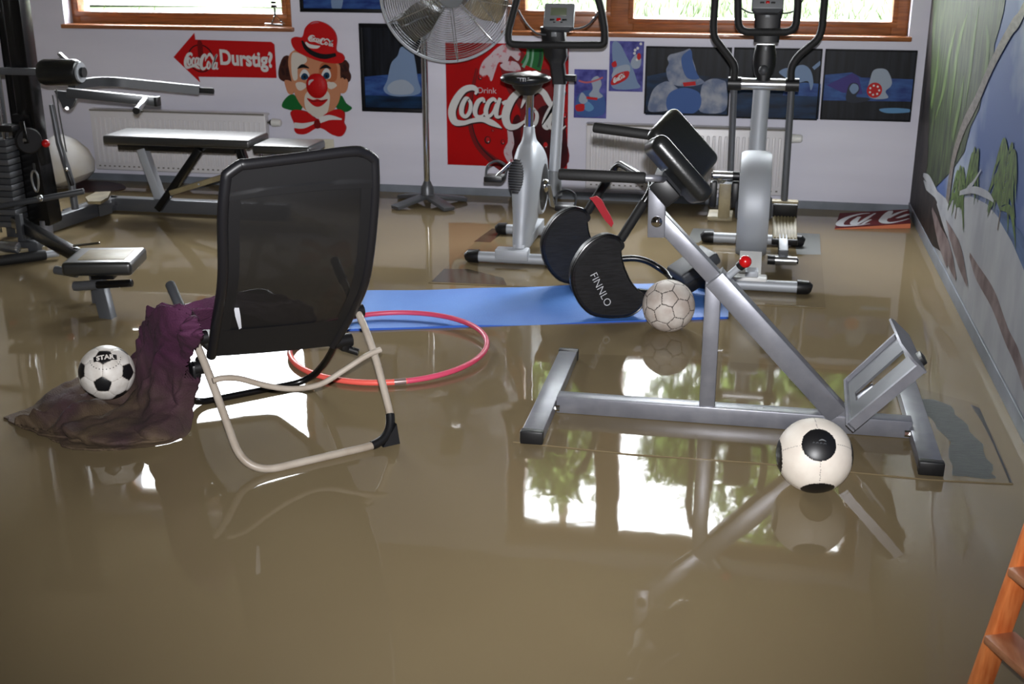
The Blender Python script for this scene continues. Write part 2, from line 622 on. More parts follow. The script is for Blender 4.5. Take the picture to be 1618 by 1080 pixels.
tree(1.021, 15.5, 6.0, .15, [(-1.5, 0, 3.1, .75), (-1.75, .1, 4.0, .5), (-.6, .3, 2.9, .8), (.5, 0, 2.9, .8), (-.9, .2, 4.3, .8), (-.1, 0, 3.7, .9), (.8, -.2, 3.9, .9), (.1, .2, 4.7, .9), (1.5, .1, 3.2, .7), (-.4, .1, 5.3, .7), (1.2, .1, 4.9, .7), (-1.2, .1, 2.4, .6), (.1, 0, 2.3, .7)], 13000,
     'tree with a grey trunk seen through the right end of the right window', leaf='leaf', size=.2, seed=3)
tree(-2.25, 15.3, 5.4, .15, [(-.7, 0, 3.1, .7), (.1, 0, 2.5, .7), (-.5, .2, 4.0, .65), (.2, .2, 3.6, .6), (-.05, 0, 4.3, .5), (.35, .1, 2.9, .5), (-.4, .1, 2.2, .6)], 6400,
     'tree standing outside behind the left sash of the right window', leaf='leaf', size=.2, seed=8)
tree(4.6, 18.0, 5.6, .18, [(-1.0, 0, 3.1, 1.1), (.6, 0, 3.3, 1.2), (-.4, .3, 4.4, 1.2)], 2600,
     'tree outside beyond the right edge of the right window', leaf='leaf', seed=12)


def bush(x, y, w_, d_, h_, n, label, leaf, seed):
    r = random.Random(seed)
    z0 = 1.0 + 1.7 * (((y - 7.54) / 26) ** (1 / 1.6)) ** 1.7
    f = MB()
    for k in range(n):
        px, py = r.uniform(-1, 1), r.uniform(-1, 1)
        top = h_ * (1 - .5 * px * px) * (.75 + .25 * sin(px * 7 + seed))
        c = Vector((x + px * w_, y + py * d_, z0 + top * r.random() ** .6))
        a = Vector((r.uniform(-1, 1), r.uniform(-1, 1), r.uniform(-.3, 1))).normalized()
        _, s_, u_ = frame(a)
        L = r.uniform(.08, .2)
        f.face([c - s_ * L * .3, c + a * L * .5 - s_ * L * .1, c + a * L, c + a * L * .5 + s_ * L * .35], M[leaf])
    tag(f.build('bush', smooth=False, fix=False), label, 'bush', 'bushes outside the windows')


bush(-.6, 14.5, 1.6, .5, 1.1, 2600, 'green bush outside the middle of the right window', 'leaf2', 2)
bush(2.4, 16.5, 1.8, .5, 1.2, 1800, 'green bush outside the right end of the right window', 'leaf', 4)
bush(-5.6, 15.5, 2.2, .5, .9, 1500, 'pale green bush outside the left window', 'leaf2', 6)


# ------------------------------------------------------------------ flat pictures on the walls
LAYER = [0]                        # every printed patch sits a hair in front of the one before it


def back(d):                       # a point on the back wall: x, z, distance in front
    return lambda x, z: (x, YB - d - LAYER[0] * 1.5e-5, z)


def right(d):                      # a point on the right wall: y, z, distance in front
    return lambda y, z: (XR - d - LAYER[0] * 1.5e-5, y, z)


def ell(cx, cz, rx, rz, rot=0.0, n=28):
    c, s_ = cos(rot), sin(rot)
    return [(cx + rx * cos(2 * pi * k / n) * c - rz * sin(2 * pi * k / n) * s_, cz + rx * cos(2 * pi * k / n) * s_ + rz * sin(2 * pi * k / n) * c) for k in range(n)]


def shape(mb, pts, fn, m):
    LAYER[0] = (LAYER[0] + 1) % 48
    mb.face([fn(*p) for p in pts], m)


def blob(mb, pts, fn, m, n=5):
    LAYER[0] = (LAYER[0] + 1) % 48
    mb.face([fn(*p) for p in catmull(pts, n, True)], m)


P = {}
for nm, c in dict(red=(196, 14, 18), dred=(120, 8, 12), maroon=(58, 6, 12), white=(226, 226, 226), black=(14, 15, 18), green=(20, 104, 46), dgreen=(10, 62, 34),
                  lgreen=(120, 168, 140), navy=(24, 26, 56), night=(30, 33, 44), ice=(62, 96, 160), dice=(38, 58, 126), cyan=(98, 150, 196), snow=(164, 176, 194),
                  snow2=(126, 150, 186), violet=(64, 52, 128), skin=(206, 140, 104), skin2=(184, 104, 66), paper=(222, 214, 204), brown=(70, 34, 26), brown2=(46, 22, 20),
                  iris=(22, 62, 96), foamw=(206, 190, 196), pink=(196, 96, 108), frame=(10, 12, 18), steel=(38, 44, 58)).items():
    P[nm] = mat('print_' + nm, tuple(v * .88 for v in c), .5, spec=.2)
P['nightn'] = mat('print_night_sky', (14, 16, 20), .4, c2=(28, 31, 39), scale=6, stretch=(6, 1, .5), spec=.15)
P['waterp'] = mat('print_dark_water', (12, 20, 36), .4, c2=(22, 50, 82), scale=5, stretch=(1, 1, 4), spec=.15)
P['icep'] = mat('print_blue_ice', (30, 46, 104), .4, c2=(54, 86, 142), scale=9, stretch=(1, 1, 3), spec=.15)
P['snowp'] = mat('print_snow', (148, 152, 162), .4, c2=(92, 104, 132), scale=14, spec=.15)
P['redp'] = mat('print_red_gloss', (172, 10, 13), .35, c2=(142, 6, 9), scale=1.4, spec=.15)
P['cola'] = mat('print_dark_brown', (40, 8, 12), .35, c2=(70, 12, 18), scale=8, spec=.15)
P['splash'] = mat('print_foam', (184, 168, 174), .4, c2=(176, 60, 70), scale=30, contrast=(.56, .68), spec=.15)
P['violetp'] = mat('print_violet_blue', (44, 44, 116), .4, c2=(88, 88, 160), scale=16, spec=.15)


def coke(mb, fn, m, w=1.0):
    """the flowing two-word script, 1 unit wide, origin at its left end on the middle line"""
    def q(pts):
        return [((x - 395) / 650.0, (610 - y) / 650.0, k * w / 650.0) for x, y, k in pts]
    for pts in (
        [(540, 532, 10), (548, 508, 24), (522, 494, 30), (474, 510, 36), (430, 565, 42), (405, 630, 44), (420, 685, 40), (470, 692, 26), (520, 678, 24), (580, 668, 30), (628, 684, 34), (664, 700, 22), (690, 714, 4)],
        [(506, 560, 14), (486, 556, 22), (464, 598, 28), (462, 640, 26), (484, 656, 20), (508, 628, 22), (514, 584, 20), (500, 558, 14)],
        [(592, 576, 14), (584, 556, 20), (556, 572, 26), (538, 618, 28), (546, 650, 22), (574, 652, 14), (596, 630, 6)],
        [(660, 570, 14), (644, 554, 20), (616, 574, 24), (600, 622, 26), (612, 652, 20), (640, 630, 16), (660, 580, 12)],
        [(682, 548, 18), (662, 606, 26), (660, 646, 24), (680, 652, 14), (704, 632, 6)],
        [(694, 578, 18), (716, 568, 20), (728, 564, 12)],
        [(800, 600, 6), (812, 570, 16), (826, 530, 30), (800, 510, 32), (762, 536, 40), (728, 590, 46), (712, 650, 46), (728, 700, 40), (770, 704, 28), (810, 680, 16), (834, 656, 6)],
        [(838, 560, 6), (862, 520, 22), (896, 498, 32), (928, 516, 34), (952, 556, 34), (976, 590, 20), (1000, 580, 8)],
        [(880, 610, 14), (862, 606, 22), (838, 644, 28), (834, 688, 26), (858, 704, 20), (884, 676, 22), (890, 634, 20), (876, 608, 14)],
        [(920, 690, 6), (970, 610, 16), (1012, 540, 24), (1040, 504, 18), (1024, 510, 14), (984, 570, 26), (946, 640, 30), (932, 690, 28), (948, 710, 14), (964, 696, 6)],
        [(1016, 630, 14), (1000, 616, 20), (972, 640, 24), (958, 682, 24), (972, 706, 18), (998, 684, 16), (1016, 640, 12)],
        [(1034, 610, 18), (1018, 662, 24), (1016, 700, 22), (1034, 706, 12), (1052, 690, 5)],
    ):
        LAYER[0] = (LAYER[0] + 1) % 48
        mb.stroke(q(pts), fn, m, 5)


def panel(mb, x0, x1, z0, z1, m, th=.006, edge=None):
    mb.box(((x0 + x1) / 2, YB - th / 2 - .001, (z0 + z1) / 2), (x1 - x0, th, z1 - z0), edge or m, bev=.001, seg=1)
    if edge:
        shape(mb, [(x0 + .002, z0 + .002), (x1 - .002, z0 + .002), (x1 - .002, z1 - .002), (x0 + .002, z1 - .002)], back(th + .0012), m)


# --- red arrow sign
b = MB()
out = [(-3.5754, 0.8015), (-3.4228, 0.9508), (-3.4203, 0.9106), (-2.9195, 0.9053), (-2.8999, 0.8904), (-2.8996, 0.687), (-3.4202, 0.6835), (-3.4126, 0.6503)]
b.prism([back(.001)(*p) for p in out], (0, -.006, 0), P['red'])
L = back(.0078)
c0 = (-3.3927, 0.7971)
b.grid([[L(c0[0] + r_ * cos(a), c0[1] + r_ * sin(a)) for a in [2 * pi * k / 32 for k in range(33)]] for r_ in (.086, .079)], P['black'])
blob(b, [(c0[0] - .012, c0[1] + .1), (c0[0] + .02, c0[1] + .09), (c0[0] + .012, c0[1] - .05), (c0[0] + .002, c0[1] - .09), (c0[0] - .014, c0[1] - .05)], L, P['dred'])
p0, p1 = (-3.5011, 0.7756), (-3.2793, 0.7877)
k = (p1[0] - p0[0])
coke(b, lambda u, v: back(.0092)(p0[0] + u * k, p0[1] + v * k * 1.25), P['white'], 1.35)
p0, p1 = (-3.253, 0.7998), (-2.9274, 0.7944)
b.text('Durstig?', .123, lambda x, y: back(.0092)((p0[0] + p1[0]) / 2 + x * .86, (p0[1] + p1[1]) / 2 + y * 1.02 - x * .03), P['white'], .0045)
tag(b.build('arrow_sign', smooth=False), 'red arrow-shaped sign reading Durstig? above the left radiator', 'sign')

# --- clown cut-out sign
C = MB()
head = [(-2.7839, 0.8501), (-2.6823, 0.873), (-2.4982, 0.792), (-2.4807, 0.7218), (-2.4842, 0.6222), (-2.4992, 0.5501), (-2.5522, 0.4838), (-2.6074, 0.4532), (-2.6384, 0.4487), (-2.6758, 0.4659), (-2.7311, 0.508), (-2.7665, 0.5578), (-2.7898, 0.6149), (-2.8005, 0.6864), (-2.8132, 0.7859)]
th = .010
sil = [([(-2.8738, 0.5115), (-2.8471, 0.563), (-2.7953, 0.5895), (-2.7413, 0.5294), (-2.7594, 0.4854), (-2.8132, 0.4912)], 'green', 0), ([(-2.4174, 0.5148), (-2.4539, 0.5441), (-2.4858, 0.5899), (-2.5193, 0.528), (-2.4979, 0.4997), (-2.4527, 0.4901)], 'green', 0),
       ([(-2.8037, 0.8145), (-2.8376, 0.8209), (-2.863, 0.785), (-2.8822, 0.7276), (-2.8775, 0.6847), (-2.8404, 0.6641), (-2.8019, 0.6649), (-2.7872, 0.7153)], 'brown', 1), ([(-2.5023, 0.7849), (-2.4524, 0.807), (-2.4237, 0.7794), (-2.4254, 0.7442), (-2.4136, 0.7091), (-2.4288, 0.6733), (-2.4738, 0.6794), (-2.4984, 0.7143)], 'brown', 1),
       ([(-2.8435, 0.6747), (-2.7981, 0.665), (-2.7907, 0.6005), (-2.822, 0.5925), (-2.8389, 0.6281)], 'skin', 2), ([(-2.4806, 0.6934), (-2.4357, 0.6873), (-2.4422, 0.6303), (-2.4623, 0.6048), (-2.4883, 0.6149)], 'skin', 2),
       (head, 'skin', 3)]
for pts, m, k in sil:
    pp = catmull(pts, 4, True)
    C.prism([back(.001)(*p) for p in pp], (0, -(th + .0008 * k), 0), P[m])
F1, F2, F3, F4 = back(th + .0044), back(th + .0054), back(th + .0064), back(th + .0074)
blob(C, [(-2.779, 0.8432), (-2.7004, 0.8234), (-2.695, 0.7882), (-2.7505, 0.7517), (-2.7583, 0.6874), (-2.7856, 0.6796), (-2.7948, 0.7508)], F1, P['paper'])
blob(C, [(-2.7717, 0.6584), (-2.7329, 0.6665), (-2.6997, 0.6457), (-2.736, 0.6162), (-2.7624, 0.6227)], F1, P['paper'])
blob(C, [(-2.5651, 0.6702), (-2.5271, 0.6711), (-2.5055, 0.6502), (-2.5407, 0.628), (-2.5666, 0.6417)], F1, P['paper'])
blob(C, [(-2.5967, 0.7831), (-2.5061, 0.7848), (-2.5033, 0.6929), (-2.5423, 0.6707), (-2.5715, 0.6915), (-2.6163, 0.7047)], F1, P['skin2'])
blob(C, [(-2.7147, 0.5879), (-2.6666, 0.625), (-2.6147, 0.5975), (-2.5828, 0.6234), (-2.5541, 0.5918), (-2.5613, 0.5269), (-2.5832, 0.4757), (-2.6383, 0.4502), (-2.6908, 0.4727), (-2.7191, 0.5155)], F2, P['paper'])
for ex in (0, 1):
    blob(C, [(-2.7421, 0.702), (-2.7247, 0.738), (-2.7014, 0.7441), (-2.6802, 0.7176), (-2.6842, 0.689), (-2.7129, 0.6812)] if ex == 0 else [(-2.6007, 0.7122), (-2.5798, 0.7481), (-2.5569, 0.7521), (-2.5408, 0.7276), (-2.5447, 0.6956), (-2.5792, 0.6899)], F2, P['white'])
    blob(C, [(-2.7347, 0.6986), (-2.7181, 0.7203), (-2.6954, 0.7173), (-2.6868, 0.6961), (-2.7052, 0.6814), (-2.7281, 0.6823)] if ex == 0 else [(-2.5897, 0.7053), (-2.5771, 0.7269), (-2.5544, 0.7273), (-2.548, 0.7062), (-2.5601, 0.6917), (-2.5829, 0.6912)], F3, P['iris'])
    blob(C, [(-2.7194, 0.6989), (-2.7088, 0.7098), (-2.7003, 0.6993), (-2.7101, 0.6884)] if ex == 0 else [(-2.5767, 0.707), (-2.5671, 0.7164), (-2.5585, 0.7074), (-2.5681, 0.6972)], F4, P['black'])
    b_ = [(-2.7545, 0.748), (-2.7192, 0.7651), (-2.6781, 0.7531)] if ex == 0 else [(-2.61, 0.7489), (-2.5712, 0.7659), (-2.5364, 0.7532)]
    C.stroke([(p[0], p[1], w) for p, w in zip(b_, (.004, .022, .006))], F3, P['black'])
blob(C, [(-2.7042, 0.5701), (-2.6627, 0.5604), (-2.6355, 0.5668), (-2.6091, 0.5603), (-2.5668, 0.5664), (-2.6032, 0.5294), (-2.6383, 0.5176), (-2.672, 0.5312)], F3, P['red'])
C.stroke([(p[0], p[1], w) for p, w in zip([(-2.7008, 0.563), (-2.6632, 0.5517), (-2.6323, 0.5554), (-2.6019, 0.5533), (-2.5708, 0.5641)], (.003, .008, .006, .008, .003))], F4, P['dred'])
for pts in ([(-2.8314, 0.7998), (-2.8491, 0.7639)], [(-2.8577, 0.7495), (-2.8452, 0.7069)], [(-2.8232, 0.7502), (-2.8226, 0.7003)], [(-2.4846, 0.7641), (-2.4559, 0.7365)], [(-2.4538, 0.7788), (-2.437, 0.7369)], [(-2.4682, 0.715), (-2.4466, 0.6942)]):
    C.stroke([(p[0], p[1], .018) for p in pts], back(th + .003), P['brown2'])
# hat
hat = catmull([(-2.7856, 0.9169), (-2.7615, 0.9383), (-2.7123, 0.939), (-2.6903, 0.9916), (-2.6506, 1.0268), (-2.6052, 1.0343), (-2.5465, 1.0144), (-2.5039, 0.9735), (-2.4914, 0.9251), (-2.4984, 0.8622), (-2.4619, 0.8419), (-2.4483, 0.8141), (-2.4683, 0.7891), (-2.5363, 0.7843), (-2.626, 0.8002), (-2.7076, 0.8304), (-2.7662, 0.8645)], 4, True)
C.prism([back(.001)(*p) for p in hat], (0, -(th + .006), 0), P['red'])
C.stroke([(p[0], p[1], w) for p, w in zip([(-2.7136, 0.918), (-2.6899, 0.8729), (-2.639, 0.8387), (-2.5718, 0.8244), (-2.4996, 0.8377)], (.012, .026, .03, .03, .02))], back(th + .0080), P['black'])
C.stroke([(p[0], p[1], w) for p, w in zip([(-2.6512, 1.0164), (-2.6206, 1.0272), (-2.5983, 1.0248)], (.004, .012, .004))], back(th + .0080), P['pink'])
q0, q1 = [(-2.6697, 0.9327), (-2.515, 0.9024)]
C_k = q1[0] - q0[0]
coke(C, lambda u, v: back(th + .0088)(q0[0] + u * C_k, q0[1] + u * (q1[1] - q0[1]) + v * C_k * .75), P['white'], 1.3)
C.stroke([(p[0], p[1], w) for p, w in zip([(-2.6908, 0.9079), (-2.6663, 0.8873), (-2.6214, 0.8811), (-2.5985, 0.8871)], (.010, .022, .018, .004))], back(th + .0088), P['white'])
# nose and bow tie
C.ball(tuple(([(-2.6348, 0.6458)][0][0], YB - th - .006, [(-2.6348, 0.6458)][0][1])), .07, P['red'], (1, .32, 1.1))
C.stroke([(p[0], p[1], w) for p, w in zip([(-2.6763, 0.6534), (-2.6674, 0.6751), (-2.6439, 0.6863)], (.006, .016, .006))], back(.042), P['foamw'])
bow = catmull([(-2.818, 0.4765), (-2.7742, 0.4959), (-2.6981, 0.4798), (-2.6426, 0.4413), (-2.5751, 0.4831), (-2.5128, 0.5065), (-2.4678, 0.4933), (-2.4661, 0.4499), (-2.4712, 0.4244), (-2.4592, 0.3883), (-2.4907, 0.3399), (-2.5516, 0.349), (-2.6113, 0.3838), (-2.6576, 0.3824), (-2.7215, 0.3475), (-2.7759, 0.3458), (-2.7978, 0.3672), (-2.7955, 0.404)], 4, True)
C.prism([back(.001)(*p) for p in bow], (0, -(th + .008), 0), P['red'])
for s_ in ([(-2.7957, 0.4004), (-2.7339, 0.3985), (-2.6473, 0.4266)], [(-2.6277, 0.4344), (-2.5614, 0.4545), (-2.4816, 0.4458)]):
    C.stroke([(p[0], p[1], w) for p, w in zip(s_, (.035, .032, .008))], back(th + .0098), P['white'])
blob(C, [(-2.6628, 0.4261), (-2.6426, 0.4413), (-2.6244, 0.4236), (-2.6263, 0.3907), (-2.646, 0.3828), (-2.6631, 0.3933)], back(th + .0098), P['dred'])
tag(C.build('clown_sign', smooth=False), 'clown face cut-out sign with a red bowler hat and bow tie on the back wall', 'sign')


def framed(name, label, x0, x1, z0, z1, fw, draw, group='framed pictures by the clown sign'):
    root = thing(name, label, 'picture', ((x0 + x1) / 2, YB, z0), group=group)
    f = MB()
    for (a, c_) in (((x0, z0), (x1, z0 + fw)), ((x0, z1 - fw), (x1, z1)), ((x0, z0 + fw), (x0 + fw, z1 - fw)), ((x1 - fw, z0 + fw), (x1, z1 - fw))):
        f.box(((a[0] + c_[0]) / 2, YB - .011, (a[1] + c_[1]) / 2), (c_[0] - a[0], .02, c_[1] - a[1]), P['frame'], bev=.002)
    f.build('picture_frame', root)
    q = MB()
    q.box(((x0 + x1) / 2, YB - .005, (z0 + z1) / 2), (x1 - x0 - fw, .008, z1 - z0 - fw), P['nightn'], bev=0)
    draw(q)
    q.build('picture_print', root, smooth=False, fix=False)
    return root


L1, L2, L3 = back(.0100), back(.0110), back(.0120)
x0, z1 = (-2.3485, 1.0246); x1, z0 = (-1.9272, 0.4985)


def night_tall(q):
    shape(q, [(-2.3263, 0.7071), (-2.1485, 0.7262), (-1.957, 0.734), (-1.9505, 0.5248), (-2.3302, 0.5224)], L1, P['icep'])
    shape(q, [(-2.327, 0.596), (-1.9487, 0.5976), (-1.9505, 0.5248), (-2.3302, 0.5224)], L2, P['waterp'])
    blob(q, [(-2.208, 0.6372), (-2.1819, 0.6913), (-2.1543, 0.7903), (-2.1128, 0.8363), (-2.0873, 0.8891), (-2.0241, 0.8827), (-2.0026, 0.8083), (-1.9896, 0.7031), (-1.976, 0.6198), (-2.0888, 0.5941), (-2.177, 0.6035)], L2, P['snow2'])
    blob(q, [(-2.1836, 0.6454), (-2.142, 0.6845), (-2.0696, 0.6937), (-2.0151, 0.6494), (-2.0402, 0.6106), (-2.1527, 0.6079)], L3, P['snow'])


framed('framed_picture', 'black framed picture of a pale ice block at night, beside the clown sign', x0, x1, z0, z1, .022, night_tall)
x0, z0 = (-2.7153, 1.0868); x1, _ = (-2.1831, 1.0913)


def night_top(q):
    shape(q, [(x0 + .02, z0 + .02), (x1 - .02, z0 + .02), (x1 - .02, z0 + .3), (x0 + .02, z0 + .25)], L1, P['icep'])
    blob(q, [(x0 + .2, z0 + .03), (x0 + .26, z0 + .02), (x0 + .28, z0 + .16), (x0 + .22, z0 + .2)], L2, P['snow2'])


framed('framed_picture', 'dark framed blue ice picture high above the clown sign, cut off at the top edge', x0, x1, z0, z0 + .55, .022, night_top)

# --- big red drink poster
b = MB()
x0, z1 = (-1.815, 0.9197); x1, z0 = (-1.067, 0.1836)
panel(b, x0, x1, z0, z1, P['redp'], .004)
A1, A2, A3, A4, A5 = back(.0060), back(.0070), back(.0080), back(.0090), back(.0100)
lo = [(-1.6263, 0.7709), (-1.6595, 0.6123), (-1.6693, 0.4595), (-1.6313, 0.3255), (-1.5408, 0.2311), (-1.4419, 0.172)]
b.stroke([(p[0], p[1], w) for p, w in zip(lo, (.008, .02, .03, .035, .05, .07))], A1, P['dred'])
b.stroke([(p[0] + .012, p[1], w) for p, w in zip(lo, (.003, .005, .006, .008, .012, .012))], A2, P['maroon'])
blob(b, [(-1.4399, 0.8965), (-1.3327, 0.8654), (-1.3248, 0.7696), (-1.172, 0.7654), (-1.1319, 0.5878), (-1.2153, 0.4344), (-1.091, 0.381), (-1.077, 0.2007), (-1.3944, 0.1816), (-1.4179, 0.313), (-1.3553, 0.5065), (-1.4406, 0.6552), (-1.4787, 0.8036)], A1, P['dred'])
blob(b, [(-1.2469, 0.5397), (-1.1163, 0.5582), (-1.0802, 0.4384), (-1.0731, 0.2008), (-1.2213, 0.1878), (-1.2614, 0.3565)], A2, P['cola'])
blob(b, [(-1.402, 0.4671), (-1.3552, 0.4761), (-1.3628, 0.1905), (-1.418, 0.2354)], A2, P['cola'])
b.stroke([(p[0], p[1], w) for p, w in zip([(-1.4216, 0.4092), (-1.4139, 0.3324), (-1.4337, 0.2737), (-1.4102, 0.2044)], (.03, .04, .05, .03))], A3, P['splash'])
blob(b, [(-1.6071, 0.7452), (-1.587, 0.8089), (-1.5402, 0.8542), (-1.5014, 0.8918), (-1.4552, 0.9146), (-1.3939, 0.9083), (-1.3557, 0.8723), (-1.3709, 0.8205), (-1.417, 0.8491), (-1.4402, 0.8043), (-1.4864, 0.8108), (-1.5099, 0.7584), (-1.5336, 0.6981), (-1.5566, 0.735), (-1.5801, 0.7196)], A2, P['splash'])
blob(b, [(-1.4787, 0.7962), (-1.417, 0.8196), (-1.3709, 0.8057), (-1.3555, 0.7616), (-1.4171, 0.7603), (-1.4557, 0.7669)], A3, P['splash'])
b.stroke([(p[0], p[1], w) for p, w in zip([(-1.268, 0.8958), (-1.2716, 0.8444), (-1.2942, 0.7851)], (.10, .11, .13))], A3, P['green'])
b.stroke([(p[0], p[1], w) for p, w in zip([(-1.3099, 0.8878), (-1.3135, 0.8363), (-1.3402, 0.7841)], (.014, .016, .02))], A4, P['lgreen'])
b.stroke([(p[0], p[1], w) for p, w in zip([(-1.2794, 0.8883), (-1.283, 0.8369), (-1.2942, 0.7851)], (.012, .012, .012))], A4, P['lgreen'])
b.stroke([(p[0], p[1], w) for p, w in zip([(-1.2338, 0.8818), (-1.2372, 0.8304), (-1.2484, 0.786)], (.016, .016, .016))], A4, P['dgreen'])
for (u, r_) in [((-1.5598, 0.3433), 0.02), ((-1.4651, 0.3347), 0.013), ((-1.2028, 0.3238), 0.02), ((-1.6035, 0.719), 0.013), ((-1.0888, 0.5062), 0.018), ((-1.0857, 0.8479), 0.02), ((-1.113, 0.2845), 0.014), ((-1.5277, 0.406), 0.008), ((-1.1281, 0.2454), 0.012)]:
    shape(b, ell(u[0], u[1], r_, r_ * 1.2), A3, P['maroon']); shape(b, ell(u[0] + r_ * .1, u[1] + r_ * .15, r_ * .62, r_ * .8), A4, P['red'])
    shape(b, ell(u[0] + r_ * .3, u[1] - r_ * .45, r_ * .2, r_ * .2), A5, P['foamw'])
p0, p1 = (-1.791, 0.5328), (-1.0857, 0.559)
kx = p1[0] - p0[0]
coke(b, lambda u, v: A4(p0[0] + u * kx + .006, p0[1] + v * kx * 1.0 - .008), P['maroon'], 1.05)
coke(b, lambda u, v: A5(p0[0] + u * kx, p0[1] + v * kx * 1.0), P['white'])
pd = (-1.5613, 0.6411)
b.text('Drink', .05, lambda x, y: A5(pd[0] + x, pd[1] + y), P['foamw'])
tag(b.build('poster', smooth=False, fix=False), 'large red drink poster with white script lettering behind the exercise bike', 'poster')

# --- two small tin signs
b = MB()
x0, z1 = (-1.0318, 0.7793); x1, z0 = (-0.8369, 0.4944)
panel(b, x0, x1, z0, z1, P['violetp'], .004)
blob(b, [(-1.0103, 0.6207), (-0.9428, 0.6595), (-0.8553, 0.632), (-0.8564, 0.5164), (-1.0085, 0.5122)], A1, P['ice'])
blob(b, [(-0.9422, 0.6299), (-0.9203, 0.6675), (-0.9289, 0.719), (-0.8917, 0.7419), (-0.8682, 0.6982), (-0.8822, 0.6536), (-0.8589, 0.6245), (-0.9039, 0.6085)], A2, P['snow'])
blob(b, [(-1.0023, 0.5986), (-0.9879, 0.6436), (-0.9649, 0.6293), (-0.949, 0.5925), (-0.9791, 0.5768)], A2, P['snow'])
blob(b, [(-0.9711, 0.5545), (-0.949, 0.5925), (-0.9104, 0.5561), (-0.9403, 0.5329)], A2, P['cyan'])
b.stroke([(p[0], p[1], .01) for p in [(-1.0043, 0.7136), (-0.9588, 0.7036), (-0.9062, 0.7158), (-0.8615, 0.7352)]], A3, P['pink'])
shape(b, [(-0.9572, 0.6221), (-0.8889, 0.6163), (-0.8924, 0.6013), (-0.9569, 0.6072)], A3, P['red'])
blob(b, [(-1.0209, 0.5682), (-0.9715, 0.5769), (-0.9708, 0.5395), (-1.0127, 0.5347)], A3, P['red'])
tag(b.build('tin_sign', smooth=False, fix=False), 'small violet tin sign with pale shapes, the lower left one of the pair', 'sign', 'pair of small tin signs')
b = MB()
x0, z1 = (-0.8257, 0.9449); x1, z0 = (-0.6257, 0.656)
panel(b, x0, x1, z0, z1, P['violetp'], .004)
blob(b, [(-0.8104, 0.929), (-0.7698, 0.9333), (-0.7231, 0.8547), (-0.6838, 0.7828), (-0.6594, 0.7176), (-0.6469, 0.6776), (-0.8, 0.674), (-0.8028, 0.7804)], A1, P['snow2'])
blob(b, [(-0.8093, 0.7436), (-0.7808, 0.7954), (-0.7143, 0.8113), (-0.7056, 0.7678), (-0.7713, 0.7225)], A2, P['snow'])
pts = [(-0.8123, 0.7142), (-0.7871, 0.7515), (-0.7281, 0.7746), (-0.7056, 0.7678), (-0.7193, 0.731), (-0.7707, 0.7004), (-0.808, 0.6922)]
blob(b, pts, A3, P['red'])
q0, q1 = [(-0.7973, 0.7146), (-0.7349, 0.7526)]
coke(b, lambda u, v: A4(q0[0] + u * (q1[0] - q0[0]) - v * .03, q0[1] + u * (q1[1] - q0[1]) + v * .07), P['white'], 1.6)
blob(b, [(-0.8112, 0.8167), (-0.7892, 0.8317), (-0.781, 0.8027), (-0.8032, 0.795)], A2, P['red'])
blob(b, [(-0.7, 0.8261), (-0.6718, 0.8701), (-0.6415, 0.849), (-0.6472, 0.7981), (-0.684, 0.7901)], A1, P['snow'])
for pt_ in [(-0.6443, 0.9317), (-0.6619, 0.9063), (-0.6763, 0.8952), (-0.6794, 0.8772), (-0.6634, 0.8413)]:
    shape(b, ell(pt_[0], pt_[1], .008, .008), A3, P['white'])
shape(b, ell(*(-0.653, 0.8596), .012, .02), A3, P['red'])
tag(b.build('tin_sign', smooth=False, fix=False), 'small tin sign with a red disc on blue, upper right of the pair', 'sign', 'pair of small tin signs')

# --- the row of three wide night pictures
x0, z1 = (-0.6127, 0.9197); x1, z0 = (-0.1207, 0.5311)


def snow_one(q):
    shape(q, [(-0.6011, 0.7481), (-0.4623, 0.7801), (-0.3152, 0.7615), (-0.1182, 0.7405), (-0.1243, 0.5292), (-0.6043, 0.5233)], L1, P['waterp'])
    blob(q, [(-0.4916, 0.7795), (-0.4788, 0.8232), (-0.4873, 0.8519), (-0.4735, 0.8737), (-0.4446, 0.8814), (-0.3943, 0.8966), (-0.3585, 0.908), (-0.3455, 0.8617), (-0.3246, 0.8046), (-0.3076, 0.7545), (-0.2694, 0.7191), (-0.3486, 0.6955), (-0.4593, 0.7075)], L2, P['snowp'])
    blob(q, [(-0.407, 0.8534), (-0.3726, 0.897), (-0.3508, 0.8974), (-0.3408, 0.8403), (-0.3159, 0.776), (-0.2996, 0.7402), (-0.3579, 0.7389), (-0.3888, 0.7744)], L3, P['ice'])
    blob(q, [(-0.5866, 0.5498), (-0.5815, 0.6166), (-0.5543, 0.6834), (-0.4893, 0.7214), (-0.4442, 0.7006), (-0.4059, 0.6649), (-0.3812, 0.6069), (-0.4531, 0.5608), (-0.5267, 0.544)], L2, P['snowp'])
    blob(q, [(-0.2876, 0.6459), (-0.2763, 0.7117), (-0.2269, 0.7418), (-0.1686, 0.7358), (-0.1416, 0.7075), (-0.1407, 0.5618), (-0.2829, 0.5506)], L2, P['snowp'])
    blob(q, [(-0.4645, 0.6562), (-0.3849, 0.6874), (-0.2956, 0.6603), (-0.2843, 0.58), (-0.341, 0.5343), (-0.4522, 0.5387), (-0.4839, 0.5896)], L3, P['ice'])
    shape(q, [(-0.3935, 0.7163), (-0.3207, 0.7252), (-0.316, 0.7035), (-0.3852, 0.6946)], back(.013), P['red'])


framed('wide_picture', 'wide dark picture with pale heaps, leftmost of the three-picture row', x0, x1, z0, z1, .008, snow_one, 'row of wide night pictures')
x0b, z1b = (-0.1089, 0.9212); x1b, z0b = (0.3843, 0.5197)


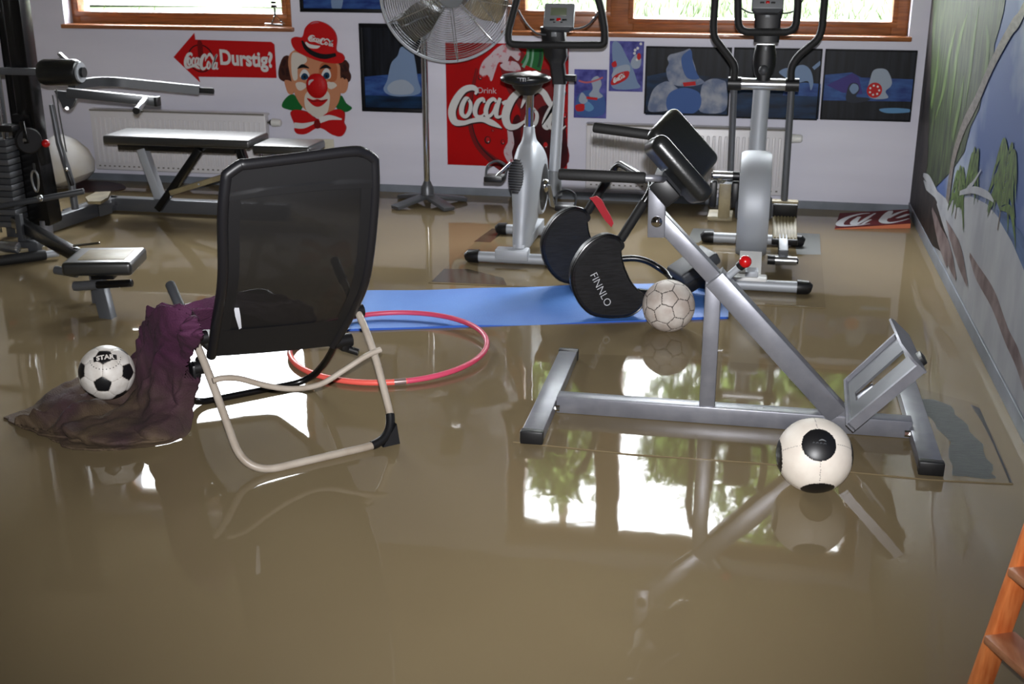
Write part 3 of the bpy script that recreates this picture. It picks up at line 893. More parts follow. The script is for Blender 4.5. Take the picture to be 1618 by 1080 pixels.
def snow_two(q):
    shape(q, [(-0.1006, 0.6867), (0.0486, 0.7191), (0.2272, 0.716), (0.3906, 0.7054), (0.3909, 0.5254), (-0.1022, 0.5261)], L1, P['waterp'])
    shape(q, [(0.1917, 0.7151), (0.2968, 0.7318), (0.3889, 0.7268), (0.3876, 0.6552), (0.1815, 0.6574)], L2, P['icep'])
    blob(q, [(0.1511, 0.7858), (0.178, 0.8077), (0.2269, 0.8158), (0.2752, 0.8309), (0.3114, 0.8175), (0.3352, 0.7825), (0.3467, 0.7258), (0.3354, 0.6898), (0.3174, 0.7394), (0.2686, 0.7312), (0.2256, 0.7374), (0.1886, 0.758)], L3, P['snow2'])
    q.stroke([(p[0], p[1], .02) for p in [(0.34, 0.811), (0.3792, 0.8471)]], L3, P['snow2'])


framed('wide_picture', 'wide dark picture of ice over blue water, middle of the three-picture row', x0b, x1b, z0b, z1b, .008, snow_two, 'row of wide night pictures')
x0c, z1c = (0.3994, 0.9212); x1c, z0c = (0.8994, 0.5254)


def snow_three(q):
    shape(q, [(0.4024, 0.7769), (0.5546, 0.7942), (0.6091, 0.7672), (0.8955, 0.7629), (0.8987, 0.6324), (0.404, 0.6269)], L1, P['icep'])
    shape(q, [(0.4211, 0.7204), (0.5584, 0.7908), (0.5953, 0.7669), (0.6244, 0.6753), (0.5122, 0.6798)], L2, P['violet'])
    shape(q, [(0.4035, 0.6341), (0.898, 0.6395), (0.8952, 0.5324), (0.4051, 0.5258)], L2, P['nightn'])
    blob(q, [(0.7227, 0.5922), (0.7983, 0.6013), (0.8886, 0.5966), (0.8836, 0.5786), (0.7664, 0.5718)], L3, P['cyan'])
    blob(q, [(0.6496, 0.7044), (0.6582, 0.7612), (0.6681, 0.8036), (0.6943, 0.8182), (0.7359, 0.8155), (0.7589, 0.7915), (0.7767, 0.7497), (0.7726, 0.7214), (0.7478, 0.6925), (0.765, 0.6575), (0.7034, 0.6488), (0.6605, 0.662)], L3, P['snow'])
    shape(q, ell(*(0.6866, 0.6981), .042, .043), back(.013), P['red'])
    for a in range(7):
        c_ = (0.6866, 0.6981)
        shape(q, ell(c_[0] + .026 * cos(a * .9), c_[1] + .026 * sin(a * .9), .006, .006, n=10), back(.0138), P['white'])
    blob(q, [(0.5369, 0.6375), (0.5383, 0.7018), (0.5564, 0.7341), (0.5915, 0.7314), (0.6051, 0.6962), (0.5909, 0.6603), (0.6542, 0.6547), (0.6625, 0.6406), (0.5871, 0.6244)], L3, P['steel'])
    blob(q, [(0.5488, 0.702), (0.5637, 0.7308), (0.5921, 0.7243), (0.5982, 0.6961), (0.5722, 0.6741)], back(.013), P['snow2'])


framed('wide_picture', 'wide night picture with a red spotted ball, rightmost of the three-picture row', x0c, x1c, z0c, z1c, .008, snow_three, 'row of wide night pictures')

# --- beach photo wallpaper along the right wall
P['m_sky'] = mat('mural_sky', (60, 78, 122), .55, c2=(122, 131, 148), scale=1.6, contrast=(.42, .62), stretch=(1, 1, 1.1), spec=.15)
P['m_sand'] = mat('mural_sand', (150, 152, 156), .55, c2=(132, 134, 140), scale=2.4, stretch=(1, 2, 1), spec=.15)
P['m_dark'] = mat('mural_dark_bank', (16, 14, 14), .55, c2=(46, 38, 35), scale=7, stretch=(1, 2, 1), spec=.15)
P['m_palm'] = mat('mural_palm_fronds', (20, 25, 18), .55, c2=(56, 68, 38), scale=5, stretch=(1, 6.5, .9), contrast=(.38, .62), detail=6, spec=.15)
P['m_frond'] = mat('mural_light_fronds', (58, 76, 36), .55, c2=(80, 96, 54), scale=9, stretch=(1, 5, 1), spec=.15)
P['m_bush'] = mat('mural_dark_palms', (40, 52, 28), .55, c2=(82, 104, 48), scale=16, stretch=(1, 2, 1), spec=.15)
P['m_trunk'] = mat('mural_trunk', (84, 78, 74), .5, c2=(106, 100, 96), scale=14, stretch=(1, 1, 4), spec=.15)
P['m_sea'] = mat('mural_sea', (48, 68, 102), .5, c2=(72, 94, 128), scale=5, stretch=(1, 1, 5), spec=.15)
P['m_root'] = mat('mural_brown_streak', (84, 70, 72), .5, c2=(120, 108, 108), scale=9, spec=.15)
b = MB()
R0, R1, R2, R3, R4 = right(.0025), right(.0035), right(.0045), right(.0055), right(.0065)
b.box((XR - .001, (7.19 + 2.3) / 2, (.062 + 2.45) / 2), (.002, 7.19 - 2.3, 2.45 - .062), P['m_sky'], bev=0)
sand = [(7.1631, 0.0289), (7.0834, 0.2118), (6.5498, 0.3023), (5.8613, 0.3582), (5.3243, 0.4975), (4.9709, 0.5426), (4.7003, 0.5466), (4.4403, 0.5265), (4.2147, 0.4904)]
shape(b, [(7.19, .063)] + [(7.19, .24)] + sand[2:] + [(3.0, .30), (2.3, .16), (2.3, .063)], R1, P['m_sand'])
sea = [(4.7794, 0.5652), (4.6022, 0.5861), (4.2794, 0.5849), (4.2122, 0.4866), (4.4375, 0.5226), (4.6958, 0.5404)]
shape(b, sea[:3] + [(3.0, .42), (2.3, .33), (2.3, .16), (3.0, .30)] + sea[3:], R2, P['m_sea'])
# hanging palms
shape(b, [(7.19, 2.44), (7.19, .30)] + [(6.6938, 0.2867), (6.3246, 0.3287), (6.1166, 0.4093), (5.892, 0.4964), (5.7797, 0.5532), (5.6201, 0.634), (5.5415, 0.7584), (5.3864, 0.8569), (5.3688, 0.9171), (5.2961, 0.983), (5.2129, 1.068), (5.2336, 1.1354), (5.1725, 1.2042), (5.1353, 1.2646)] + [(5.1, 1.5), (4.9, 1.9), (5.0, 2.2), (4.6, 2.44)], R2, P['m_palm'])
for pts in ([(6.2411, 1.1314), (6.3613, 0.9711), (6.4062, 0.8119), (6.5799, 0.6281)], [(5.9591, 1.209), (6.1017, 1.0557), (6.1188, 0.8779), (6.1144, 0.6685)], [(5.6849, 1.254), (5.7148, 1.1182), (5.7135, 0.9823), (5.7248, 0.8143)], [(6.7269, 1.0303), (6.7101, 0.8386), (6.7637, 0.6671)], [(5.4507, 1.1924), (5.3519, 1.0992), (5.3479, 0.9716)], [(5.8577, 0.938), (5.878, 0.8214), (5.9621, 0.633)]):
    b.stroke([(p[0], p[1], w) for p, w in zip(pts, (.01, .07, .06, .01))], R3, P['m_frond'])
shape(b, [(7.19, .36), (7.19, .063)] + [(6.7586, 0.0492), (6.2773, 0.0469), (5.8287, 0.1148), (5.7533, 0.2259), (6.004, 0.274), (6.287, 0.2846), (6.613, 0.2554), (6.7398, 0.2774), (6.6646, 0.3742)] + [(6.9, .8), (7.19, 1.3)], R3, P['m_dark'])
b.stroke([(p[0], p[1], w) for p, w in zip([(5.8964, 0.3505), (5.8642, 0.5611), (5.6982, 0.7338), (5.4661, 0.8776), (5.2095, 1.0634), (4.9266, 1.2214), (4.7651, 1.294)] + [(4.3, 1.62), (3.6, 2.3)], (.10, .085, .075, .07, .065, .062, .06, .055, .05))], R4, P['m_trunk'])
rp_ = random.Random(11)


def mural_palm(x0, z0, z1, w_, n):
    """fronds drooping on both sides of a thin stem, from the top down"""
    b.stroke([(x0 + .01, z0, .02), (x0, (z0 + z1) / 2, .016), (x0, z1, .01)], R3, P['m_trunk'])
    for k in range(n):
        f = k / n
        z = z0 + (z1 - z0) * (.25 + .75 * f)
        s_ = -1 if k % 2 else 1
        L_ = w_ * (1.25 - .5 * f) * rp_.uniform(.5, 1.25)
        dr = rp_.uniform(.03, .11)
        b.stroke([(x0, z, .012), (x0 + s_ * L_ * .5, z + .03, .034), (x0 + s_ * L_ * .85, z - dr * .35, .022), (x0 + s_ * L_, z - dr, .005)], R3, P['m_bush'])


pz = [(4.6167, 0.5013), (4.758, 0.806)]
mural_palm((pz[0][0] + pz[1][0]) / 2, pz[0][1], pz[1][1], .22, 26)
pz = [(5.6001, 0.3281), (5.6533, 0.5367)]
mural_palm((pz[0][0] + pz[1][0]) / 2, pz[0][1], pz[1][1], .16, 20)
pz = [(5.3064, 0.4958), (5.3573, 0.6699)]
mural_palm((pz[0][0] + pz[1][0]) / 2, pz[0][1], pz[1][1], .13, 18)
b.stroke([(p[0], p[1], w) for p, w in zip([(5.5888, 0.4551), (5.2715, 0.5358), (4.9688, 0.5787), (4.8326, 0.583)], (.02, .03, .03, .01))], R4, P['m_sand'])
b.stroke([(p[0], p[1], w) for p, w in zip([(5.4188, 0.5105), (5.2928, 0.5637), (5.1635, 0.6423)], (.02, .02, .008))], R4, P['m_sand'])
b.stroke([(p[0], p[1], w) for p, w in zip([(5.1885, 0.2777), (4.982, 0.258), (4.6209, 0.2548), (4.313, 0.2118), (4.073, 0.1909)] + [(3.7, .09)], (.02, .06, .07, .06, .06, .02))], R2, P['m_root'])
for pts in ([(6.1165, 0.1942), (5.6921, 0.1508), (5.4227, 0.1057)], [(5.864, 0.2601), (5.4377, 0.2176), (5.1454, 0.1571)], [(6.3258, 0.2172), (5.9968, 0.1595), (5.6847, 0.0921)]):
    b.stroke([(p[0], p[1], w) for p, w in zip(pts, (.02, .09, .02))], R4, P['m_root'])
for pts in ([(6.7659, 0.3068), (6.5163, 0.3225), (6.13, 0.3184)], [(6.1892, 0.2801), (5.8951, 0.2466), (5.6993, 0.2092)]):
    b.stroke([(p[0], p[1], w) for p, w in zip(pts, (.02, .05, .01))], R4, P['m_sand'])
tag(b.build('wall_mural', smooth=False, fix=False), 'beach photo wallpaper with palms and white sand covering the right wall', 'mural')


# ------------------------------------------------------------------ radiators and sockets
def radiator(label, x0, x1, z0, z1, valve, group='white panel radiators'):
    root = thing('radiator', label, 'radiator', ((x0 + x1) / 2, YB - .06, z0), group=group)
    y0, y1 = YB - .095, YB - .035
    b = MB()
    b.box(((x0 + x1) / 2, (y0 + y1) / 2, (z0 + z1) / 2 - .004), (x1 - x0, y1 - y0, z1 - z0 - .012), M['rad'], bev=.008)
    n = int((x1 - x0 - .05) / .033)
    for k in range(n):
        x = x0 + .035 + (x1 - x0 - .07) * k / (n - 1)
        b.box((x, y0 - .002, (z0 + z1) / 2), (.017, .012, z1 - z0 - .10), M['rad'], bev=.0055)
        b.box((x, y0 - .0012, z0 + .028), (.012, .003, .008), M['rad_dk'], bev=0)
    b.build('panel', root)
    b = MB()
    b.box(((x0 + x1) / 2, (y0 + y1) / 2, z1 - .006), (x1 - x0 + .006, y1 - y0 + .012, .014), M['rad'], bev=.003)
    b.box(((x0 + x1) / 2, y0 - .0065, z1 - .004), (x1 - x0 - .01, .002, .010), M['rad_dk'], bev=0)
    b.build('top_grille', root)
    b = MB()
    zz = z1 - .055
    b.cyl((x1, y0 + .03, zz), (x1 + .022, y0 + .03, zz), .013, M['chrome'], seg=16)
    b.cyl((x1 + .020, y0 + .03, zz), (x1 + .034, y0 + .03, zz), .018, M['black'], seg=16)
    b.tube([(x1 + .03, y0 + .03, zz), (x1 + .036, y0 + .03, zz), (x1 + .085, y0 + .03, zz), (x1 + .092, y0 + .03, zz)], [.022, .026, .022, .014], M['white_pl'], 18)
    b.build('thermostat_valve', root)
    for x in (x0 + .15, x1 - .15):
        b = MB(); b.box((x, YB - .0185, z0 + .1), (.04, .033, .06), M['rad'], bev=.004); b.build('wall_bracket', root)
    return root


radiator('white panel radiator under the left window, behind the bench', -4.1463, -2.9551, .085, .475, 1)
radiator('white panel radiator under the right window, behind the exercise machines', -0.9425, 0.2168, .085, .475, 1)

root = thing('wall_socket', 'cream double wall socket just below the clown sign', 'socket', tuple((-2.6123, 7.2, 0.2423)))
b = MB()
x, z = (-2.6082, 0.2784)
b.box((x, YB - .006, z), (.125, .012, .078), M['cream_pl'], bev=.004)
b.build('socket_plate', root)
for dx in (-.03, .03):
    b = MB()
    b.lathe([(.026, .0), (.026, .003), (.022, .003), (.020, -.006), (.0, -.006)], M['cream_pl'], (x + dx, YB - .0115, z), (0, -1, 0), 24, caps=False)
    b.cyl((x + dx - .009, YB - .0065, z), (x + dx - .009, YB - .0085, z), .003, M['black'], seg=10)
    b.cyl((x + dx + .009, YB - .0065, z), (x + dx + .009, YB - .0085, z), .003, M['black'], seg=10)
    b.build('socket_well', root)


# ------------------------------------------------------------------ roman chair (silver back-extension bench)
T = thing('roman_chair', 'silver back extension bench with black hip pads and a tilted foot plate', 'exercise bench', (0, 3.85, 0))
YM = 3.83
b = MB(); b.beam((-.59, YM, .034), (.585, YM, .034), .06, .060, M['silver']); b.build('base_beam', T)
for x, nm in ((-.627, 'base_foot'), (.611, 'base_foot')):
    b = MB(); b.beam((x, 3.55, .0250), (x, 4.32, .0250), .070, .042, M['silver']); o = b.build(nm, T)
    for y in (3.535, 4.335):
        b = MB(); b.box((x, y, .0265), (.076, .032, .045), M['black'], bev=.005); b.build('end_cap', o)
    for y in (3.785, 3.875):
        s_ = 1 if x < 0 else -1
        b = MB(); b.cyl((x + s_ * .034, y, .028), (x + s_ * .052, y, .028), .011, M['chrome'], seg=8); b.build('bolt', o)
b = MB(); b.beam((-.080, YM, .06), (-.0805, YM, .50), .05, .052, M['silver'], up=(1, 0, 0)); b.build('upright_post', T)
s0, s1 = Vector((0.3462, 3.83, 0.065)), Vector((-0.0792, 3.83, 0.5102))
d = (s1 - s0).normalized()
b = MB(); b.beam(s0, s1, .064, .070, M['silver']); b.box(s1 - d * .0, (.004, .066, .072), M['silver_dk'], Matrix(frame(d)).transposed(), 0); o = b.build('outer_sleeve', T)
b = MB()
k0 = s1 - d * .03 + Vector((.022, 0, .024)); kd = Vector((.62, -.25, .70)).normalized()
b.cyl(k0, k0 + kd * .062, .012, M['silver_lt'], seg=16)
b.cyl(k0 + kd * .055, k0 + kd * .07, .016, M['black'], seg=16)
b.build('locking_pin', o)
b = MB(); b.ball(k0 + kd * .082, .0205, M['red']); b.build('red_knob', o, 'round red knob')
s2 = Vector((-0.2757, 3.83, 0.7098))
b = MB(); b.beam(s1 - d * .06, s2, .05, .052, M['silver']); b.build('inner_tube', T)
# hanging bracket with its round bolt
b = MB()
p0, p1 = (-0.2727, 3.8, 0.8011), (-0.2707, 3.8, 0.6419)
b.beam(p0, p1, .055, .030, M['silver'], up=(0, 1, 0)); o = b.build('pad_bracket', T)
b = MB(); b.lathe([(.018, 0), (.018, .004), (.014, .008), (.0001, .012)], M['chrome'], (Vector((-0.2695, 3.785, 0.6956))), (0, -1, 0), 24); b.build('round_bolt', o)
b = MB()
ec = Vector((-0.2419, 3.7, 0.8171))
R45 = Matrix.Rotation(radians(47), 3, 'Y')
b.box(ec + Vector((0, .14, 0)), (.085, .30, .052), M['silver_dk'], R45, .004)
b.build('cross_tube', T)
b = MB(); b.box(ec + Vector((0, -.015, 0)), (.088, .02, .056), M['black'], R45, .006); b.build('tube_cap', T)
# hip pads, a tilted pair set in a shallow V
b = MB(); Rp = R45 @ Matrix.Rotation(radians(-30), 3, 'X'); b.box((-0.2081, 3.98, 0.901), (.235, .20, .062), M['vinyl'], R45 @ Matrix.Rotation(radians(24), 3, 'X'), .028, 5); b.build('hip_pad', T)
b = MB(); b.box((-0.208, 3.74, 0.8738), (.250, .16, .062), M['vinyl'], R45 @ Matrix.Rotation(radians(-22), 3, 'X'), .028, 5); b.build('hip_pad', T)
# foam handles
for e0, e1, yy in (((880, 274), (1024, 281), 3.575), ((936, 200), (1040, 214), 4.07)):
    p0, p1 = (Vector((-0.5577, 3.575, 0.8812)), Vector((-0.2916, 3.575, 0.8777))) if yy < 3.8 else (Vector((-0.5175, 4.07, 0.944)), Vector((-0.2903, 4.07, 0.921)))
    p0.z = (p0.z + p1.z) / 2 if yy < 3.8 else p0.z
    b = MB(); b.pill(p0, p1, .0175, M['foam'], 20, .008); h = b.build('handle_grip', T)
    b = MB(); b.tube(fillet([p1 - Vector((.02, 0, 0)), p1 + Vector((.035, 0, 0)), ec + Vector((.0, .06 if yy < 3.8 else .24, .02))], .03), .011, M['silver'], 12); b.build('handle_bar', h)
# foot plate
F0, F1 = Vector((.374, 3.60, .118)), Vector((.556, 3.60, .318))
B0, B1 = Vector((.392, 4.02, .108)), Vector((.552, 4.02, .298))
n_ = (F1 - F0).cross(B0 - F0).normalized()
if n_.x > 0:
    n_ = -n_
b = MB()


def lerp2(u, v):
    return (F0 * (1 - u) + F1 * u) * (1 - v) + (B0 * (1 - u) + B1 * u) * v


def slab(mb, u0, u1, v0, v1, h0, h1, m):
    q = [lerp2(u0, v0), lerp2(u1, v0), lerp2(u1, v1), lerp2(u0, v1)]
    mb.prism([p + n_ * h0 for p in q], n_ * (h1 - h0), m)


slab(b, 0, 1, .04, .40, -.004, .004, M['silver_dk']); slab(b, 0, 1, .60, .96, -.004, .004, M['silver_dk'])
slab(b, .0, .10, .38, .62, -.004, .004, M['silver_dk']); slab(b, .90, 1, .38, .62, -.004, .004, M['silver_dk'])
o = b.build('foot_plate', T)
b = MB(); slab(b, -.02, 1.02, -.01, .03, -.016, .016, M['silver']); slab(b, -.02, 1.02, .97, 1.01, -.016, .016, M['silver']); slab(b, -.04, 0.0, -.01, 1.01, -.016, .016, M['silver'])
b.build('plate_rim', o)
b = MB()
q = [F1 - n_ * .02, F1 + n_ * .035, F1 * .82 + B1 * .18 + n_ * .075, F1 * .1 + B1 * .9 + n_ * .075, B1 + n_ * .05, B1 - n_ * .02]
b.prism(q, (F1 - F0).normalized() * .008, M['silver']); b.build('heel_stop', o)
b = MB(); b.box(F1 * .7 + B1 * .3 + Vector((.018, 0, -.004)), (.03, .06, .024), M['black'], R45, .004); b.build('end_plug', o)
b = MB(); b.beam((.345, YM, .05), (.46, YM, .16), .05, .03, M['silver']); b.build('plate_strut', o)

# the half-submerged rubber mat under it
b = MB()
edge = [(-.690, 3.535), (-.3, 3.512), (.1, 3.522), (.45, 3.505), (.60, 3.498), (.848, 3.515), (.852, 3.85), (.850, 4.16), (.45, 4.42), (-.3, 4.44), (-.690, 4.40)]
M['mat_wet'] = mat('mud_covered_rubber', (118, 104, 79), .04, c2=(110, 97, 73), scale=2.0)
M['mat_wet'].node_tree.nodes['Principled BSDF'].inputs['IOR'].default_value = 1.33
M['mat_dry'] = mat('grey_ribbed_rubber', (84, 88, 86), .6, c2=(64, 68, 68), scale=30, stretch=(.6, 6, 1), bump=.3, bump_scale=60)
b.prism([(x, y, -.03) for x, y in edge], (0, 0, .0335), M['mat_wet'])
pts = catmull([(.678, 3.56), (.70, 3.80), (.665, 4.0), (.648, 4.16), (.735, 4.15), (.77, 4.0), (.80, 3.8), (.803, 3.6), (.79, 3.535), (.72, 3.54)], 4, True)
b.face([(x + .008 * sin(i * 1.9), y, .0042) for i, (x, y) in enumerate(pts)], M['mat_dry'])
pts = [(.838, 3.52), (.846, 3.52), (.848, 4.12), (.822, 4.15), (.835, 4.0), (.840, 3.8)]
b.face([(x, y, .0042) for x, y in pts], M['black'])
tag(b.build('rubber_mat', smooth=False), 'flooded grey rubber mat under the silver back extension bench', 'mat')


# ------------------------------------------------------------------ folding garden recliner seen from behind
CT = thing('garden_chair', 'folding garden recliner with black mesh and a beige tube frame, seen from behind', 'chair', (-1.2487, 3.2876, 0), 0.7323, local=True)
LT = [(-0.2042, 0.43, 0.2546), (-0.2162, 0.3, 0.4074), (-0.2297, 0.15, 0.592), (-0.2416, 0.06, 0.8053), (-0.231, 0.028, 0.9273)]      # left side, seat to head
RT = [(0.2233, 0.43, 0.2145), (0.2475, 0.3, 0.3728), (0.24, 0.155, 0.5371), (0.2336, 0.06, 0.7873), (0.2248, 0.028, 0.9262)]
LT, RT = [Vector(p) for p in LT], [Vector(p) for p in RT]
t0_, t1_ = Vector((-0.167, 0.02, 0.9529)), Vector((0.1507, 0.02, 0.9592))
cl = catmull(LT, 6)[:-1] + catmull([LT[-1], t0_.lerp(LT[-1], .35) + Vector((0, 0, .008)), t0_, t0_.lerp(t1_, .5), t1_, t1_.lerp(RT[-1], .6) + Vector((0, 0, .008)), RT[-1]], 6)[:-1] + catmull(RT[::-1], 6)
b = MB(); b.tube(cl, .0165, M['sleeve'], 14); b.build('back_frame', CT)
LC, RC = [Vector(p) for p in catmull(LT, 10)], [Vector(p) for p in catmull(RT, 10)]


def along(c_, t):
    x = max(0, min(t, 1)) * (len(c_) - 1)
    i = min(int(x), len(c_) - 2)
    return c_[i].lerp(c_[i + 1], x - i)


def back_sheet(u0, u1, t0, t1, sag, shift=0.0, nu=16, nv=20, rise=0.0):
    """woven sheet between the side tubes: u across 0..1, t from seat to head"""
    rows = []
    for j in range(nv + 1):
        t = t0 + (t1 - t0) * j / nv
        row = []
        for i in range(nu + 1):
            u = u0 + (u1 - u0) * i / nu
            p = along(LC, t).lerp(along(RC, t), u)
            s_ = 4 * u * (1 - u)
            row.append(p + Vector((0, -sag * s_ * (1 if t < .85 else .5) - shift, rise * s_ * max(0, (t - .75) / .25))))
        rows.append(row)
    return rows


b = MB(); b.grid(back_sheet(0, 1, 0, 1, .012, rise=.034), M['mesh']); bk = b.build('back_mesh', CT)
b = MB(); b.grid(back_sheet(.01, .99, .82, 1.0, .012, .010, rise=.034), M['mesh_dense']); hb = b.build('head_band', CT)
b = MB(); b.grid(back_sheet(.0, 1, -.0, .2, .010, .007, nv=8), M['mesh_dense']); b.build('lower_band', CT)
b = MB(); b.grid(back_sheet(-.01, .10, 0, .84, .004, .008, nu=3), M['mesh_dense']); b.build('side_sleeve', CT)
b = MB(); b.grid(back_sheet(.90, 1.01, 0, .84, .004, .008, nu=3), M['mesh_dense']); b.build('side_sleeve', CT)
b = MB()
c = Vector((-0.1796, 0.035, 0.8658)); b.box(c, (.032, .002, .012), M['tagw'], Matrix.Rotation(radians(-4), 3, 'Y'), 0)
b.build('brand_tag', hb)
b = MB(); b.grid([[Vector((-0.1754, 0.24, 0.4755)), Vector((-0.1593, 0.24, 0.4728))], [Vector((-0.1723, 0.24, 0.4377)), Vector((-0.1558, 0.24, 0.4391))], [Vector((-0.154, 0.27, 0.3841)), Vector((-0.1455, 0.27, 0.3869))]], M['tagw']); b.build('care_label', bk)
# seat, running forward from the back
sl, sr = LT[0] + Vector((.012, .01, .012)), RT[0] + Vector((-.012, .01, .012))
fl0, fr0 = sl + Vector((.012, .60, -.03)), sr + Vector((-.012, .60, .035))
rows = []
for j in range(11):
    t = j / 10
    rows.append([(sl.lerp(fl0, t)).lerp(sr.lerp(fr0, t), i / 10) + Vector((0, 0, -.012 * sin(pi * t) - .012 * (1 - (i / 5 - 1) ** 2))) for i in range(11)])
b = MB(); b.grid(rows, M['mesh_dense']); b.build('seat_mesh', CT)
b = MB(); b.tube(fillet([sl, fl0, fr0, sr], .06), .013, M['sleeve'], 12); b.build('seat_frame', CT)
# beige rear leg frame carrying the arms
legs = [(-.288, .515, .478), (-.282, .40, .395), (-.272, .235, .270), (-.262, .10, .115), (-.255, .0, .011), (.255, .0, .011), (.262, .10, .115), (.272, .2, .275), (.282, .40, .395), (.288, .525, .478)]
legs = [legs[0], legs[2], legs[4], legs[5], legs[7], legs[9]]
b = MB(); b.tube(fillet(legs, .11, 10), .0125, M['beige_tube'], 14); lg = b.build('rear_leg_frame', CT)
for s_ in (-1, 1):
    b = MB(); e = Vector((s_ * .288, .52, .478)); d_ = Vector((s_ * .006, .115, .083)).normalized()
    b.pill(e - d_ * .085, e + d_ * .02, .0165, M['dkgrey'], 18, .006); b.build('arm_grip', lg)
b = MB(); b.tube([p for p in fillet(legs, .11, 10) if p.x > .15 and p.z < .085], .0150, M['black'], 12)
b.prism([(.262, .012, .062), (.262, -.012, -.012), (.19, -.012, -.012)], (0, .020, 0), M['black']); b.build('foot_corner', lg)
# bowed beige stretcher between the rear legs
bow = [(-.267, .165, .205), (-.22, .165, .212), (-.15, .165, .198), (-.04, .165, .170), (.05, .165, .172), (.13, .165, .205), (.21, .165, .252), (.270, .165, .262)]
bow = [(-0.2817, 0.17, 0.2686), (-0.2476, 0.17, 0.2702), (-0.1959, 0.17, 0.2579), (-0.1122, 0.17, 0.2178), (-0.0253, 0.17, 0.1895), (0.0677, 0.17, 0.1861), (0.1582, 0.17, 0.2212), (0.2341, 0.17, 0.2532), (0.2872, 0.17, 0.2655)]
b = MB(); b.tube(catmull(bow, 5), .0095, M['beige_tube'], 12); b.build('bow_stretcher', CT)
# dark front leg frame lying in the water
fl_ = [(-.245, .43, .25), (-.24, .52, .16), (-.235, .655, .010), (.215, .655, .010), (.245, .53, .13), (.25, .44, .24)]
b = MB(); b.tube(fillet(fl_, .08, 8), .0125, M['black_gl'], 14); b.build('front_leg_frame', CT)
for s_ in (-1, 1):
    b = MB()
    b.cyl((s_ * .225, .425, .225), (s_ * (.29 if s_ > 0 else .268), .425, .225), .024, M['black'], seg=20)
    b.box((s_ * .262, .43, .215), (.03, .05, .05), M['black'], None, .008)
    if s_ > 0:
        b.cyl((.27, .43, .195), (.305, .40, .182), .013, M['black'], seg=14)
    b.build('hinge', CT)
    b = MB(); b.cyl((s_ * .24, .335, .355), (s_ * (.30 if s_ > 0 else .275), .335, .355), .022, M['black'], seg=18); b.cyl((s_ * .27, .335, .355), (s_ * (.304 if s_ > 0 else .277), .335, .355), .009, M['chrome'], seg=12); b.build('pivot_bolt', CT)

# ------------------------------------------------------------------ purple towel over the chair arm, its end in the mud
net = [
    [(-1.4269, 3.7675, 0.3), (-1.4524, 3.7918, 0.33), (-1.4968, 3.8084, 0.35), (-1.5388, 3.7979, 0.36), (-1.5769, 3.8059, 0.36)],
    [(-1.4934, 3.5823, 0.3), (-1.5171, 3.5948, 0.35), (-1.5553, 3.6119, 0.38), (-1.6011, 3.6428, 0.39), (-1.6576, 3.6942, 0.38)],
    [(-1.5221, 3.3055, 0.36), (-1.5307, 3.2793, 0.42), (-1.5788, 3.3355, 0.44), (-1.623, 3.3746, 0.45), (-1.6743, 3.4241, 0.44)],
    [(-1.5733, 3.2488, 0.37), (-1.5827, 3.2202, 0.42), (-1.6171, 3.2305, 0.455), (-1.6829, 3.2916, 0.46), (-1.7557, 3.3678, 0.44)],
    [(-1.6578, 3.3543, 0.27), (-1.6619, 3.2762, 0.34), (-1.7104, 3.2729, 0.39), (-1.7848, 3.3245, 0.41), (-1.8713, 3.4228, 0.39)],
    [(-1.7251, 3.4308, 0.16), (-1.7641, 3.3966, 0.21), (-1.8297, 3.4097, 0.26), (-1.9007, 3.4682, 0.29), (-1.9945, 3.5866, 0.28)],
    [(-1.7656, 3.4589, 0.06), (-1.8086, 3.4246, 0.1), (-1.9063, 3.4885, 0.12), (-1.985, 3.5402, 0.15), (-2.0949, 3.6877, 0.15)],
    [(-1.7553, 3.4188, 0.018), (-1.8083, 3.3515, 0.06), (-1.9504, 3.4527, 0.055), (-2.1135, 3.6074, 0.04), (-2.2852, 3.7937, 0.03)],
    [(-1.7584, 3.3657, 0.004), (-1.8319, 3.2461, 0.045), (-2.0025, 3.3059, 0.05), (-2.1824, 3.4329, 0.045), (-2.3726, 3.6464, 0.025)],
    [(-1.8118, 3.2927, 0.002), (-1.9284, 3.2242, 0.02), (-2.0598, 3.2255, 0.035), (-2.212, 3.323, 0.035), (-2.3872, 3.5048, 0.012)],
    [(-1.9729, 3.2198, -0.004), (-2.0581, 3.2154, 0.004), (-2.1866, 3.2752, 0.012), (-2.315, 3.3425, 0.014), (-2.4289, 3.4233, 0.004)],
    [(-2.0445, 3.2205, -0.006), (-2.1166, 3.2528, -0.004), (-2.2448, 3.3086, 0.002), (-2.3439, 3.3412, 0.003), (-2.4356, 3.4024, -0.002)],
]
cols = [catmull(r_, 26) for r_ in net]
rows = list(zip(*[catmull(list(c_), 14) for c_ in zip(*cols)]))
rows = [list(r_) for r_ in rows]
from mathutils import noise


def ridge(x):
    return 1 - abs(2 * (x - math.floor(x)) - 1)


